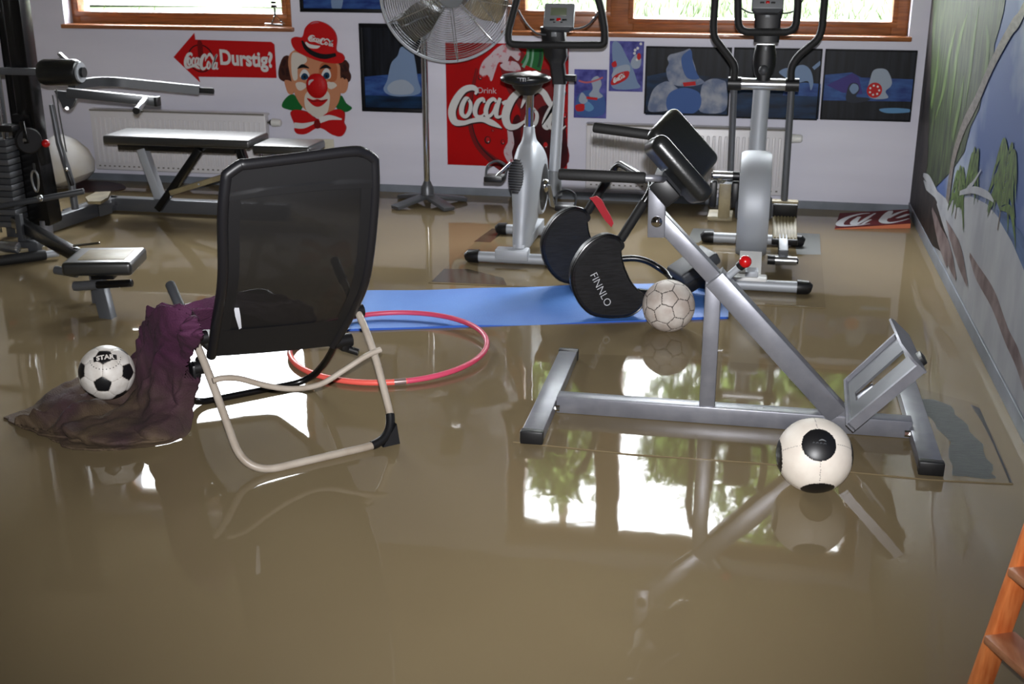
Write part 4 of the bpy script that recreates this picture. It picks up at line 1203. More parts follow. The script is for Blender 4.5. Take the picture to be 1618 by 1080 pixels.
BALLC = Vector((-2.0823, 3.4889, 0.1621))                # the small ball presses its own hollow
BALLC.z = max(BALLC.z, .098)
nr, nc = len(rows), len(rows[0])          # rows run down the towel, columns across it
TW = []
for j in range(nr):
    # after the transposition j runs across (u) and i down (t)
    u = j / (nr - 1)
    line = []
    for i in range(nc):
        t = i / (nc - 1)
        p = Vector(rows[j][i])
        wv = noise.noise(Vector((u * 3.1, t * 4.0, 1.7)))
        wv2 = noise.noise(Vector((u * 7.0, t * 9.0, 5.2)))
        k = min(max((t - .52) / .16, 0), 1)
        hang = (ridge(u * 4.2 + wv * .9 + t * .8) - .5) * .050 + (ridge(u * 9.5 + wv2 * .8) - .5) * .016
        spill = (ridge(u * 2.3 + t * 3.4 + wv * 1.3) - .45) * .070 + (ridge(u * 5.5 - t * 5.0 + wv2 * 1.2) - .5) * .028
        fade = min(1.0, 5 * min(u, 1 - u) + .25) * (1 if t < .92 else max(.15, (1 - t) * 12))
        top_ = min(1, t * 6)
        q = p + Vector((-.45, -.75, .35)).normalized() * hang * (1 - k) * top_ * min(1.0, 6 * min(u, 1 - u) + .3) + Vector((-.05, -.2, 1)).normalized() * spill * k * fade
        q += Vector((noise.noise(p * 28), noise.noise(p * 28 + Vector((9, 0, 0))), noise.noise(p * 28 + Vector((0, 9, 0))))) * .005
        q.z = max(q.z, .004)
        lq = Matrix.Rotation(-0.7323, 3, 'Z') @ (q - CT.location)
        fmin = .475 - (q.z - .25) * .9
        if lq.x > -.30 and q.z > .2 and lq.y < fmin:
            lq.y = fmin + .01 * noise.noise(p * 9)
            q = Matrix.Rotation(0.7323, 3, 'Z') @ lq + CT.location
        dq = q - BALLC
        if dq.length < .097:
            q = BALLC + dq.normalized() * .097
        line.append(q)
    TW.append(line)
M['towel'] = mat('purple_terry_stained_with_mud', (58, 24, 48), .85, bump=.35, bump_scale=180)
nt = M['towel'].node_tree
bs = nt.nodes['Principled BSDF']
tcn = nt.nodes.new('ShaderNodeTexCoord'); sx = nt.nodes.new('ShaderNodeSeparateXYZ'); nz = nt.nodes.new('ShaderNodeTexNoise')
nz.inputs['Scale'].default_value = 7; nz.inputs['Detail'].default_value = 5
nt.links.new(tcn.outputs['Object'], sx.inputs[0]); nt.links.new(tcn.outputs['Object'], nz.inputs['Vector'])
m1 = nt.nodes.new('ShaderNodeMath'); m1.operation = 'MULTIPLY_ADD'; m1.inputs[1].default_value = .34; nt.links.new(nz.outputs['Fac'], m1.inputs[0]); nt.links.new(sx.outputs['Z'], m1.inputs[2])
rp = nt.nodes.new('ShaderNodeValToRGB')
rp.color_ramp.elements[0].position, rp.color_ramp.elements[0].color = .16, lin((88, 72, 54))
rp.color_ramp.elements[1].position, rp.color_ramp.elements[1].color = .44, lin((70, 26, 58))
e_ = rp.color_ramp.elements.new(.24); e_.color = lin((62, 44, 42))
nt.links.new(m1.outputs[0], rp.inputs[0]); nt.links.new(rp.outputs[0], bs.inputs['Base Color'])
b = MB(); b.grid(TW, M['towel'])
tw = b.build('bath_towel', angle=80)
so = tw.modifiers.new('thickness', 'SOLIDIFY'); so.thickness = .006; so.offset = 0
tag(tw, 'purple bath towel hanging over the chair arm, its muddy end spread in the water', 'towel')


# ------------------------------------------------------------------ balls
GR = (1 + 5 ** .5) / 2
ICO = [Vector(v).normalized() for v in [(0, a, b_ * GR) for a in (1, -1) for b_ in (1, -1)] + [(a, b_ * GR, 0) for a in (1, -1) for b_ in (1, -1)] + [(b_ * GR, 0, a) for a in (1, -1) for b_ in (1, -1)]]
DOD = [Vector(v).normalized() for v in [(a, b_, c_) for a in (1, -1) for b_ in (1, -1) for c_ in (1, -1)] + [(0, a * GR, b_ / GR) for a in (1, -1) for b_ in (1, -1)]
       + [(a * GR, b_ / GR, 0) for a in (1, -1) for b_ in (1, -1)] + [(a / GR, 0, b_ * GR) for a in (1, -1) for b_ in (1, -1)]]


def orient(a, b_):
    """rotation carrying one icosahedron vertex to a and a neighbour towards b"""
    v0 = ICO[0]
    v1 = max((v for v in ICO if v is not v0 and v.dot(v0) < .9), key=lambda v: v.dot(v0))
    def fr(p, q):
        p = p.normalized(); q = (q - p * q.dot(p)).normalized()
        return Matrix((p, q, p.cross(q))).transposed()
    return fr(Vector(a), Vector(b_)) @ fr(v0, v1).transposed()


def football(name, label, c, r, rot, m_hex, m_pent, m_seam, mode, sub, seam=.006, group=None):
    bm = bmesh.new()
    bmesh.ops.create_icosphere(bm, subdivisions=sub, radius=1.0)
    pent = [rot @ v for v in (ICO if mode != 'dots' else [Vector(a) for a in ((1, 0, 0), (-1, 0, 0), (0, 1, 0), (0, -1, 0), (0, 0, 1), (0, 0, -1))])]
    hexa = [rot @ v for v in DOD]
    cand = [(v, 2.32744, 1) for v in pent] + [(v, 2.26728, 0) for v in hexa]

    def info(n):
        best = sorted(((d / max(n.dot(v), 1e-3), k, i) for i, (v, d, k) in enumerate(cand)))[:2]
        return best[0][1], (best[1][0] - best[0][0]) / best[0][0]
    dots = mode == 'dots'
    for v in bm.verts:
        n = v.co.normalized()
        if dots:
            a = math.acos(max(-1, min(1, max(n.dot(p) for p in pent))))
            q = r * (1 - .006 * math.exp(-((a - .465) / .018) ** 2))
        else:
            k, gap = info(n)
            q = r * (1 - .012 * math.exp(-(gap / .010) ** 2) + .004 * min(gap / .08, 1))
        v.co = n * q
    for f in bm.faces:
        n = f.calc_center_median().normalized()
        f.smooth = True
        if dots:
            a = math.acos(max(-1, min(1, max(n.dot(p) for p in pent))))
            # fine seams running between the dots, along the great circles that join them
            s_ = min(abs(n.dot(pent[k])) for k in (0, 2, 4))
            f.material_index = 1 if a < .455 else (2 if s_ < .009 and a > .48 else 0)
        else:
            k, gap = info(n)
            f.material_index = 2 if gap < seam else (1 if k else 0)
    me = bpy.data.meshes.new(name)
    bm.to_mesh(me); bm.free()
    for m in (m_hex, m_pent, m_seam):
        me.materials.append(m)
    o = bpy.data.objects.new(name, me)
    COL.objects.link(o)
    o.location = c
    ROOT[o.name] = Vector(c)
    return tag(o, label, 'ball', group or 'footballs left in the flood water')


M['ball_w'] = mat('white_ball_leather', (226, 222, 216), .45, c2=(206, 200, 192), scale=30)
M['ball_cream'] = mat('cream_ball_leather', (232, 224, 212), .5, c2=(222, 212, 200), scale=18)
M['ball_worn'] = mat('worn_white_leather', (204, 196, 188), .5, c2=(178, 164, 154), scale=16)
M['ball_k'] = mat('black_ball_panel', (18, 18, 20), .4)
M['seam_d'] = mat('dark_ball_seam', (66, 58, 54), .8)
M['seam_g'] = mat('grey_ball_seam', (176, 168, 160), .7)


def on_ball(c, r, ax, up):
    ax = Vector(ax).normalized()
    u = (Vector(up) - ax * Vector(up).dot(ax)).normalized()
    s_ = u.cross(ax) * 1.0
    return lambda x, y: Vector(c) + (ax + s_ * x + u * y).normalized() * r


# black-dotted ball beside the bench, afloat
c = Vector((0.2632, 3.4114, 0)) + Vector((.0, .062, .104)); r = .112
c = Vector((0.2521, 3.3843, 0.1258)); c.z = .104
va = [Vector(v) for v in [(0.0445, -0.7486, 0.6608), (-0.9444, -0.2931, -0.0061), (0.1195, -0.684, -0.7215), (0.0296, 0.3973, 0.9172)]]
vx = va[0].normalized(); vy = (va[2] - vx * va[2].dot(vx)).normalized()
bl = football('football', 'cream football with round black dots floating in front of the silver bench', c, r, Matrix((vx, vy, vx.cross(vy))).transposed(), M['ball_cream'], M['ball_k'], M['seam_g'], 'dots', 6)
b = MB(); fn = on_ball(c, r * 1.004, va[0], va[3])
b.stroke([(-.02, .08, .01), (.07, .12, .04), (.17, .09, .01)], fn, M['grey'])          # worn-off print: a swoosh over a few dashes
for x0_, x1_ in ((-.17, -.12), (-.09, -.02), (.01, .07), (.10, .18)):
    b.stroke([(x0_, .0, .02), ((x0_ + x1_) / 2, .03, .03), (x1_, .01, .02)], fn, M['dkgrey'])
b.build('print', bl, smooth=False, fix=False)

# worn white ball in front of the blue mat
c = Vector((-0.2793, 4.7988, 0.1187)); r = .108; c.z = .100
vb = [(0.0685, -0.8324, 0.5503), (-0.5738, -0.8111, -0.0747), (-0.0171, 0.294, 0.9557)]
football('football', 'worn all-white football with dark seams floating at the edge of the blue mat', c, r, orient(vb[0], vb[1]), M['ball_worn'], M['ball_worn'], M['seam_d'], 'panels', 6, .012)

# small classic ball on the muddy towel
c = Vector((-2.0823, 3.4889, 0.1621)); r = .092; c.z = max(c.z, .098)
vc = [(0.3262, -0.9369, -0.1229), (0.9779, -0.1165, 0.1597), (-0.171, 0.2865, 0.9427), (0.3217, -0.5391, 0.7738)]
bl = football('football', 'small black and white football lying on the muddy end of the purple towel', c, r, orient(vc[0], vc[1]), M['ball_w'], M['ball_k'], M['seam_g'], 'panels', 6, .008)
b = MB(); fn = on_ball(c, r * 1.006, vc[3], vc[2])
b.grid([[fn(-.44 + .088 * i, y) for i in range(11)] for y in (-.09, .03, .15)], M['ball_k'])
b.text('STAR', .27, lambda x, y: Vector(on_ball(c, r * 1.012, vc[3], vc[2])(x, y + .03)), M['ball_w'], .012)
for k in range(15):
    a = pi + pi * k / 14
    x, y = .62 * cos(a), .05 + .52 * sin(a)
    b.face([fn(x + .03 * cos(q), y + .03 * sin(q)) for q in (0, 1.6, 3.1, 4.7)], M['ball_k'])
b.build('print', bl, smooth=False, fix=False)

# ------------------------------------------------------------------ hoop
hc = Vector((-1.3413, 4.3195, 0)); hr = 0.3872
b = MB()
pts = [(hc.x + hr * cos(a), hc.y + hr * sin(a), .012 + .011 * (1 + sin(a + .25))) for a in [2 * pi * k / 96 for k in range(96)]]
b.tube(pts, .0105, M['hoop'], 12, closed=True)
o = b.build('hula_hoop'); tag(o, 'pink plastic hula hoop lying on the water and the blue mat edge', 'hoop')
b = MB()
b.tube([(p[0] * 1, p[1], p[2]) for p in pts[54:80]], .0112, M['hoop2'], 12); b.build('coral_stripe', o)
ta = math.atan2(3.9941 - hc.y, -1.2067 - hc.x)
b = MB(); b.tube([(hc.x + hr * cos(a), hc.y + hr * sin(a), .012 + .011 * (1 + sin(a + .25))) for a in [ta + .055 * (k - 3) / 3 for k in range(7)]], .0118, M['tape'], 12); b.build('joint_tape', o)

# ------------------------------------------------------------------ blue mat
b = MB()
cor = [Vector(v) for v in [(-1.61, 4.5076, 0.012), (-0.0353, 4.982, 0.012), (-0.0435, 5.5401, 0.012), (-1.7332, 5.049, 0.012)]]
rows = []
nu, nv = 60, 10
for j in range(nv + 1):
    rows.append([])
    for i in range(nu + 1):
        u, v = i / nu, j / nv
        p = (cor[0] * (1 - u) + cor[1] * u) * (1 - v) + (cor[3] * (1 - u) + cor[2] * u) * v
        p.z = .006 + .004 * sin(u * 9 + v * 2) * (1 - v * .5) + .002 * sin(u * 21 + 1)
        rows[-1].append(p)
b.grid(rows, M['blue_mat'])
low = [[p - Vector((0, 0, .022)) for p in r_] for r_ in rows]
rim = rows[0] + [r_[-1] for r_ in rows[1:]] + rows[-1][::-1][1:] + [r_[0] for r_ in rows[::-1][1:-1]]
b.grid([rim, [p - Vector((0, 0, .022)) for p in rim]], M['blue_edge'], close_u=True)
tag(b.build('exercise_mat'), 'long blue foam exercise mat floating on the flood water', 'mat')

# ------------------------------------------------------------------ ab roller with crescent side shields
RAo, AXv, HHv = Vector((-0.552, 4.885, 0)), Vector((-0.206, 0.475, 0)), Vector((0.9174, 0.3979, 0))
AXn = AXv.normalized()


def rk(h_, z, off=0.0, push=0.0):
    return RAo + HHv * h_ + Vector((0, 0, z)) + AXv * off + AXn * push


T = thing('ab_roller', 'black ab roller with two crescent side shields standing on the blue mat', 'exercise machine', RAo)
cres = [(-0.0394, 0.35), (-0.0012, 0.3587), (0.0405, 0.3455), (0.0552, 0.3174), (0.0535, 0.2791), (0.0663, 0.2231), (0.0993, 0.1514), (0.1346, 0.1069), (0.1636, 0.0852), (0.1647, 0.0568), (0.1432, 0.0213), (0.0999, -0.0014), (0.0533, -0.0052), (-0.0005, 0.0001), (-0.0696, 0.0192), (-0.125, 0.0794), (-0.1553, 0.1594), (-0.1496, 0.2308), (-0.1123, 0.297), (-0.0774, 0.3304)]
zmin = min(p[1] for p in cres)
cres = [(h_, z - zmin + .009) for h_, z in cres]
M['shield'] = mat('black_ribbed_shield', (20, 20, 22), .4, c2=(30, 30, 33), scale=18, stretch=(1, 1, 12), contrast=(.45, .55))
cs = catmull(cres, 3, True)
cm = (sum(p[0] for p in cs) / len(cs), sum(p[1] for p in cs) / len(cs))


def shield(off):
    b = MB()
    k0 = [rk(h_, z, off, -.024) for h_, z in cs]
    inn = [rk(cm[0] + (h_ - cm[0]) * .93, cm[1] + (z - cm[1]) * .93, off, -.034) for h_, z in cs]
    k1 = [rk(h_, z, off, .024) for h_, z in cs]
    b.grid([inn, k0, k1], M['shield'], close_u=True)
    b.face(inn[::-1], M['shield']); b.face(k1, M['shield'])
    o = b.build('side_shield', T)
    b = MB(); b.tube([rk(h_, z, off, -.022) for h_, z in cs], .0055, M['black_gl'], 8, closed=True); b.build('shield_rim', o)
    b = MB(); b.cyl(rk(cres[2][0] + .006, cres[2][1] - .035, off, -.03), rk(cres[2][0] + .006, cres[2][1] - .035, off, .03), .022, M['black'], seg=18); b.build('pivot_knob', o)
    return o


sf = shield(0.0); sr = shield(1.0)
b = MB()
t0, t1 = (-0.0694, 0.2093), (0.0036, 0.0621)
tm = ((t0[0] + t1[0]) / 2, (t0[1] + t1[1]) / 2 - zmin)
ud = Vector((t1[0] - t0[0], t1[1] - t0[1], 0)).normalized()
vd = Vector((-ud.y, ud.x, 0))
b.text('FINNLO', .046, lambda x, y: rk(tm[0] + ud.x * x + vd.x * y, tm[1] + ud.y * x + vd.y * y, 0, -.0352), M['tagw'], -.0006)
b.build('lettering', sf, 'white lettering running down the front shield', smooth=False, fix=False)
hA, hB = (0.0495, 0.3232), (0.2016, 0.5636)
tube = [rk(hA[0], hA[1] - zmin, 0), rk(hB[0], hB[1] - zmin, 0), rk(hB[0], hB[1] - zmin, 1), rk(hA[0], hA[1] - zmin, 1)]
b = MB(); b.tube(fillet(tube, .07, 8), .0165, M['black_gl'], 14); b.build('handle_frame', T)
for o_ in (0, 1):
    b = MB(); p0, p1 = tube[0 if o_ == 0 else 3], tube[1 if o_ == 0 else 2]
    b.pill(p0.lerp(p1, .05), p0.lerp(p1, .72), .020, M['foam'], 16, .008); b.build('foam_grip', T)
b = MB()
q0 = rk(cres[8][0] - .02, cres[8][1] + .01, 0); q1 = rk(cres[8][0] - .02, cres[8][1] + .01, 1)
far = rk(cres[8][0] + .26, .06, .82); nr_ = rk(cres[8][0] + .24, .035, .18)
b.tube(fillet([q1, q1.lerp(far, .6) + Vector((0, 0, .05)), far, nr_, q0], .09, 8), .0155, M['black_gl'], 12); b.build('head_tube', T)
b = MB()
hc0, hc1 = Vector((-0.2783, 5.28, 0.0914)), Vector((-0.1337, 5.36, 0.1838))
hd = (hc1 - hc0).normalized()
b.box((hc0 + hc1) / 2, ((hc1 - hc0).length * 1.05, .17, .055), M['dkgrey'], Matrix(frame(hd)).transposed(), .014, 3); hr_ = b.build('head_cushion', T)
b = MB(); b.box((hc0 + hc1) / 2 - Vector((-.015, 0, .05)), ((hc1 - hc0).length * .9, .13, .06), M['black'], Matrix(frame(hd)).transposed(), .01); b.build('cushion_base', hr_)
b = MB(); b.beam((hc0 + hc1) / 2 - Vector((0, 0, .05)), far.lerp(nr_, .5), .03, .03, M['black']); b.build('cushion_stem', hr_)
# red strap round the rear tube
b = MB()
st = [Vector(p) for p in [(-0.6778, 5.27, 0.4372), (-0.6604, 5.27, 0.4206), (-0.6339, 5.27, 0.3814), (-0.6073, 5.27, 0.342), (-0.5751, 5.27, 0.3085)]]
sw = [Vector(p) for p in [(-0.6467, 5.27, 0.4471), (-0.6236, 5.27, 0.4308), (-0.6029, 5.27, 0.3942), (-0.5821, 5.27, 0.3605), (-0.567, 5.27, 0.3263)]]
for a, e_ in ((st, sw),):
    mid = [(p + q_) / 2 for p, q_ in zip(a, e_)]
    rows = []
    for p, q_ in zip(catmull(a, 4), catmull(e_, 4)):
        p, q_ = Vector(p), Vector(q_)
        rows.append([p, p + Vector((0, -.012, 0)), q_ + Vector((0, -.012, 0)), q_])
    b.loft(rows, M['red_strap'])
b.build('red_strap', T, 'red webbing strap round the rear tube')

# ------------------------------------------------------------------ fallen sign by the right corner
T = thing('fallen_sign', 'dark red sign board with an orange edge lying in the far right corner', 'sign', (0.7099, 6.75, 0.0333))
f0, f1 = Vector((0.4998, 6.7, 0.0036)), Vector((0.9103, 6.8, 0.0269))
g0, g1 = Vector((0.5412, 6.98, 0.0268)), Vector((0.9388, 7.05, 0.0501))
f1.x = min(f1.x, .925); g1.x = min(g1.x, .925)
nn = (f1 - f0).cross(g0 - f0).normalized()
if nn.z < 0:
    nn = -nn
M['sign_top'] = mat('dark_red_sign_face', (98, 20, 24), .7, c2=(74, 12, 18), scale=5, spec=.2)
M['sign_edge'] = mat('orange_sign_edge', (214, 124, 88), .5)
b = MB(); q = [f0, f1, g1, g0]
b.prism([p - nn * .036 for p in q], nn * .036, M['sign_edge']); bd = b.build('sign_board', T)
b = MB(); b.prism([p + nn * .0 for p in (f0.lerp(f1, .0), f1, g1, g0)], nn * .002, M['sign_top'])
sf_ = lambda u, v: f0.lerp(f1, u).lerp(g0.lerp(g1, u), v) + nn * .0032
for pts in ([(.44, .86, .02), (.30, .84, .06), (.14, .66, .09), (.055, .38, .11), (.07, .16, .10), (.20, .10, .07), (.34, .10, .05), (.46, .14, .02)],
            [(.30, .66, .05), (.24, .34, .10), (.26, .16, .08), (.38, .40, .05), (.50, .80, .03)], [(.34, .34, .04), (.42, .58, .05), (.52, .84, .03)], [(.36, .14, .04), (.43, .34, .05), (.47, .42, .03)],
            [(.74, .94, .06), (.71, .78, .11), (.66, .52, .12), (.63, .28, .11), (.69, .12, .10), (.80, .14, .06), (.90, .22, .04), (.985, .32, .03)],
            [(.985, .92, .04), (.88, .82, .06), (.78, .64, .07), (.70, .44, .06)], [(.985, .64, .07), (.90, .50, .08), (.82, .40, .05)]):
    b.stroke(pts, sf_, M['tagw'])
b.build('printed_face', bd, 'dark red face with white script', smooth=False, fix=False)
b = MB()
for p in (f0.lerp(f1, .18).lerp(g0, .5), f0.lerp(f1, .9).lerp(g1, .35)):
    b.box((p.x, p.y, (p.z - .03) / 2 - .02), (.06, .10, max(p.z - .03 + .04, .02)), M['black'], None, .004)
b.build('foot_block', T)

# ------------------------------------------------------------------ dark red soaked rug and a white gym ball at the left
b = MB()
pl = catmull([(-4.2518, 6.9679, 0), (-4.2744, 7.1479, 0), (-4.1411, 7.1523, 0), (-3.9508, 7.0652, 0), (-3.8676, 6.9417, 0), (-3.9322, 6.8519, 0), (-4.0401, 6.8123, 0), (-4.1379, 6.7938, 0)], 4, True)
b.prism([(p[0], min(p[1], 7.14), -.03) for p in pl], (0, 0, .034), mat('soaked_dark_red_cloth', (60, 18, 14), .35, c2=(40, 14, 12), scale=12))
tag(b.build('soaked_rug', smooth=False), 'soaked dark red cloth in the water against the back wall at left', 'cloth')
b = MB()
c = Vector((-4.2401, 6.92, 0.1771))
pr = [(.001, .17), (.05, .158), (.11, .10), (.155, .02), (.165, -.06), (.14, -.12), (.08, -.152), (.001, -.155)]
b.lathe(pr[::-1], mat('grubby_white_vinyl', (206, 206, 208), .5, c2=(190, 184, 170), scale=4), c, (-.35, 0, 1), 32, caps=False)
tag(b.build('gym_ball'), 'slack white gym ball standing between the black gym upright and the left radiator', 'ball')

# ------------------------------------------------------------------ small tripod on the left window sill
T = thing('mini_tripod', 'small chrome tripod stand on the right end of the left window sill', 'tripod', (-2.9006, 7.24, 0.9895))
o3 = Vector((-2.9006, 7.24, 0.9895)); o3.z = 1.0
b = MB()
for a in (.2, 2.3, 4.4):
    b.tube([o3 + Vector((0, 0, .06)), o3 + Vector((.06 * cos(a), .028 * sin(a), .006))], .005, M['chrome'], 8)
b.build('leg_set', T)
b = MB(); b.pill(o3 + Vector((-.062, -.02, .008)), o3 + Vector((.055, -.02, .004)), .008, M['alu'], 12, .003); b.build('crossbar', T)
b = MB(); b.cyl(o3 + Vector((0, 0, .055)), o3 + Vector((0, 0, .105)), .006, M['black'], seg=10); b.build('centre_column', T)
b = MB(); b.box(o3 + Vector((-.004, 0, .115)), (.03, .025, .016), M['black'], None, .003); b.box(o3 + Vector((-.006, 0, .137)), (.026, .02, .016), M['black'], None, .004); b.build('head', T)

# ------------------------------------------------------------------ orange wooden ladder at the lower right
T = thing('wooden_ladder', 'orange varnished wooden ladder leaning on the right wall at the lower right', 'ladder', (.57, 2.41, -.06))
base = Vector((0.5751, 2.42, -0.0013)); topv = Vector((0.6286, 2.42, 0.3269))
ld = (topv - base).normalized()
base = base - ld * ((base.z + .06) / ld.z)
Lh = (.915 - base.x) / ld.x
Lh = min(Lh, 1.15)
rg = Vector((.36, -.80, .02)).normalized()
sd = rg.cross(ld).normalized()
for k in (0, 1):
    b = MB(); p = base + rg * (.36 * k)
    e = p + ld * (Lh if k == 0 else (.915 - p.x) / ld.x)
    b.beam(p, e, .024, .050, M['wood_lad'], up=sd, bev=.004); b.build('side_rail', T)
s_ = (Vector((0.593, 2.42, 0.1432)) - base).dot(ld)
for k in range(-1, 5):
    q = base + ld * (s_ + k * .17)
    if (q - base).length < .03 or q.x + rg.x * .36 > .90:
        continue
    b = MB()
    b.box(q + rg * .18 + Vector((-.006, 0, 0)), (.335, .075, .020), M['wood_step'], Matrix((rg, Vector((0, 0, 1)).cross(rg).normalized(), Vector((0, 0, 1)))).transposed(), .004); b.build('step', T)


# ------------------------------------------------------------------ exercise bike
BX = -1.075
T = thing('exercise_bike', 'silver exercise bike with a black saddle in front of the big red poster', 'exercise bike', (BX, 5.95, 0))


def stab(mb_root, y, x0, x1, cap, r=.026, z=.032, m='silver_lt'):
    b = MB(); b.cyl((x0 + cap, y, z), (x1 - cap, y, z), r, M[m], seg=20); o = b.build('stabiliser', mb_root)
    for xa, xb in ((x0, x0 + cap), (x1, x1 - cap)):
        b = MB(); b.tube([(xa, y, z - .005), (xa + (xb - xa) * .25, y, z), (xb, y, z)], [r * .75, r * 1.25, r * 1.35], M['black'], 18); b.build('end_cap', o)
    return o


stab(T, 5.66, -1.345, -.86, .07); stab(T, 6.24, -1.31, -.84, .06)
b = MB(); b.beam((BX, 5.66, .075), (BX, 6.24, .075), .06, .05, M['silver_lt']); b.box((BX - .03, 5.655, .055), (.165, .075, .055), M['silver_lt'], None, .008); b.build('base_rail', T)
# shell: sections from floor to seat tube (z, y back, y front, half width)
secs = [(.07, 5.655, 5.80, .036), (.13, 5.665, 5.90, .044), (.20, 5.69, 6.10, .052), (.27, 5.705, 6.20, .062), (.36, 5.72, 6.23, .070), (.44, 5.745, 6.20, .070), (.50, 5.785, 6.12, .062), (.54, 5.83, 6.04, .050), (.565, 5.87, 6.00, .036), (.60, 5.90, 5.98, .029), (.64, 5.912, 5.968, .026)]


def section(z, y0, y1, hw, n=24, p=3.2, x=BX):
    cy, hy = (y0 + y1) / 2, (y1 - y0) / 2
    out = []
    for k in range(n):
        a = 2 * pi * k / n
        c_, s_ = cos(a), sin(a)
        out.append((x + hw * math.copysign(abs(c_) ** (2 / p), c_), cy + hy * math.copysign(abs(s_) ** (2 / p), s_), z))
    return out


b = MB()
SS = catmull(secs, 4)
b.loft([section(*s_) for s_ in SS], M['silver_lt']); sh = b.build('body_shell', T, angle=60)
b = MB()
for k in range(13):
    z = .345 + k * .0125
    w_ = .030 * (1 - (abs(k - 6) / 7.2) ** 2.6) + .004
    yb = 5.703 + (z - .30) * .16 + max(0, z - .44) * .25
    b.box((BX - .028, yb + .008, z), (w_ * 2, .016, .005), M['dkgrey'], None, .001)
    b.box((BX - .028, yb + .012, z + .006), (w_ * 2.2, .014, .008), M['black'], None, .001)
b.build('rear_vent', sh)
b = MB(); cc = Vector((BX + .060, 6.0, .33))
b.lathe([(.0001, .012), (.10, .012), (.125, .006), (.130, -.01)], M['black'], cc, (1, 0, 0), 36, caps=False)
b.lathe([(.131, -.004), (.138, .008), (.146, .002), (.146, -.012)], M['silver_lt'], cc, (1, 0, 0), 36, caps=False); b.build('crank_cover', T)
b = MB(); b.lathe([(.0001, .03), (.028, .03), (.034, .02), (.034, .01)], M['chrome'], cc, (1, 0, 0), 20, caps=False)
ca = Vector((0, .62, -.78)).normalized()
b.beam(cc + Vector((.03, 0, 0)), cc + Vector((.036, 0, 0)) + ca * .165, .014, .026, M['alu'], up=(1, 0, 0)); b.build('crank', T)
lc = Vector((BX - .072, 6.0, .33))
b = MB(); b.beam(lc, lc + Vector((-.012, 0, 0)) - ca * .165, .014, .026, M['alu'], up=(1, 0, 0)); b.build('crank', T)
for c_, s_ in ((cc + Vector((.036, 0, 0)) + ca * .165, 1), (lc + Vector((-.012, 0, 0)) - ca * .165, -1)):
    p = c_ + Vector((s_ * .065, 0, .0))
    if s_ < 0:
        p = Vector((-1.2437, 5.9, 0.3792))
    b = MB(); b.box(p, (.095, .10, .028), M['black'], None, .006); b.cyl(c_, p, .008, M['chrome'], seg=10); pd = b.build('pedal', T)
    b = MB(); b.tube(catmull([p + Vector((-.05, .02, 0)), p + Vector((-.048, .05, .05)), p + Vector((0, .06, .075)), p + Vector((.048, .05, .05)), p + Vector((.05, .02, 0))], 5), .006, M['dkgrey'], 6, flat=.5); b.build('toe_strap', pd)
# seat post and saddle
sp0, sp1 = Vector((BX, 5.94, .60)), Vector((BX + .012, 5.90, .845))
b = MB(); b.cyl(sp0, sp1, .0195, M['chrome'], seg=20); po = b.build('seat_post', T)
b = MB(); b.box((sp0 + sp1) / 2 + Vector((.002, -.0195, .02)), (.010, .004, .2), mat('blue_scale_strip', (40, 58, 150), .4), None, 0); b.build('scale_strip', po)
b = MB(); c = Vector((-1.0756, 5.88, 0.8856))
rings = []
for t, hw, zt, zb in ((-.12, .03, .012, -.012), (-.11, .085, .026, -.026), (-.08, .118, .034, -.032), (-.03, .126, .036, -.034), (.02, .10, .032, -.030), (.08, .055, .028, -.026), (.14, .034, .024, -.022), (.165, .018, .014, -.014)):
    ring = []
    for k in range(20):
        a = 2 * pi * k / 20
        ring.append((c.x + hw * cos(a), c.y + t, c.z + (zt if sin(a) > 0 else -zb) * sin(a) - .012 * (1 - abs(cos(a))) * (sin(a) > 0)))
    rings.append(ring)
b.loft(rings, M['vinyl']); sd_ = b.build('saddle', T, angle=70)
b = MB(); b.loft([[(c.x + hw * cos(a), c.y + .0 + hw * .8 * sin(a), c.z - dz) for a in [2 * pi * k / 16 for k in range(16)]] for hw, dz in ((.085, .022), (.07, .05), (.05, .065), (.032, .085))], M['black']); b.build('saddle_base', sd_)
b = MB(); b.text('KETTLER', .024, lambda x, y: (c.x + .002 + x, c.y - .1235 + abs(x) * .28, c.z + .002 + y), M['tagw'], .0004); b.build('lettering', sd_, smooth=False, fix=False)
# column, boot, console and handlebar
c0, c1 = Vector((BX + .085, 6.20, .30)), Vector((-0.9689, 6.24, 0.82))
b = MB(); b.tube([c0, c1], .030, M['silver_lt'], 20); b.build('handlebar_column', T)
b = MB(); b.tube([c0 - Vector((0, 0, .06)), c0 + Vector((.002, 0, .07))], [.045, .036], M['grey'], 18); b.build('column_collar', T)
b = MB(); p0, p1 = Vector((-0.9657, 6.22, 0.8161)), Vector((-0.998, 6.2, 1.0703))
q3 = p0.lerp(p1, 1.12)
b.loft([[(q.x + hw * x, q.y + hd * y, q.z) for x, y in ((-1, -.7), (-.7, -1), (.7, -1), (1, -.7), (1, .7), (.7, 1), (-.7, 1), (-1, .7))] for q, hw, hd in ((p0, .034, .034), (p0.lerp(p1, .4), .036, .036), (p0.lerp(p1, .55), .056, .042), (p1, .060, .046), (q3, .060, .046))], M['black'])
b.cyl(p0 + Vector((.0, 0, .03)), p0 + Vector((.085, -.01, .03)), .017, M['black'], seg=14); bt = b.build('console_boot', T)
b = MB(); q_ = Vector((-0.9835, 6.12, 1.0741)); b.box(q_, (.026, .004, .03), M['grey'], None, .001); b.build('badge', bt)
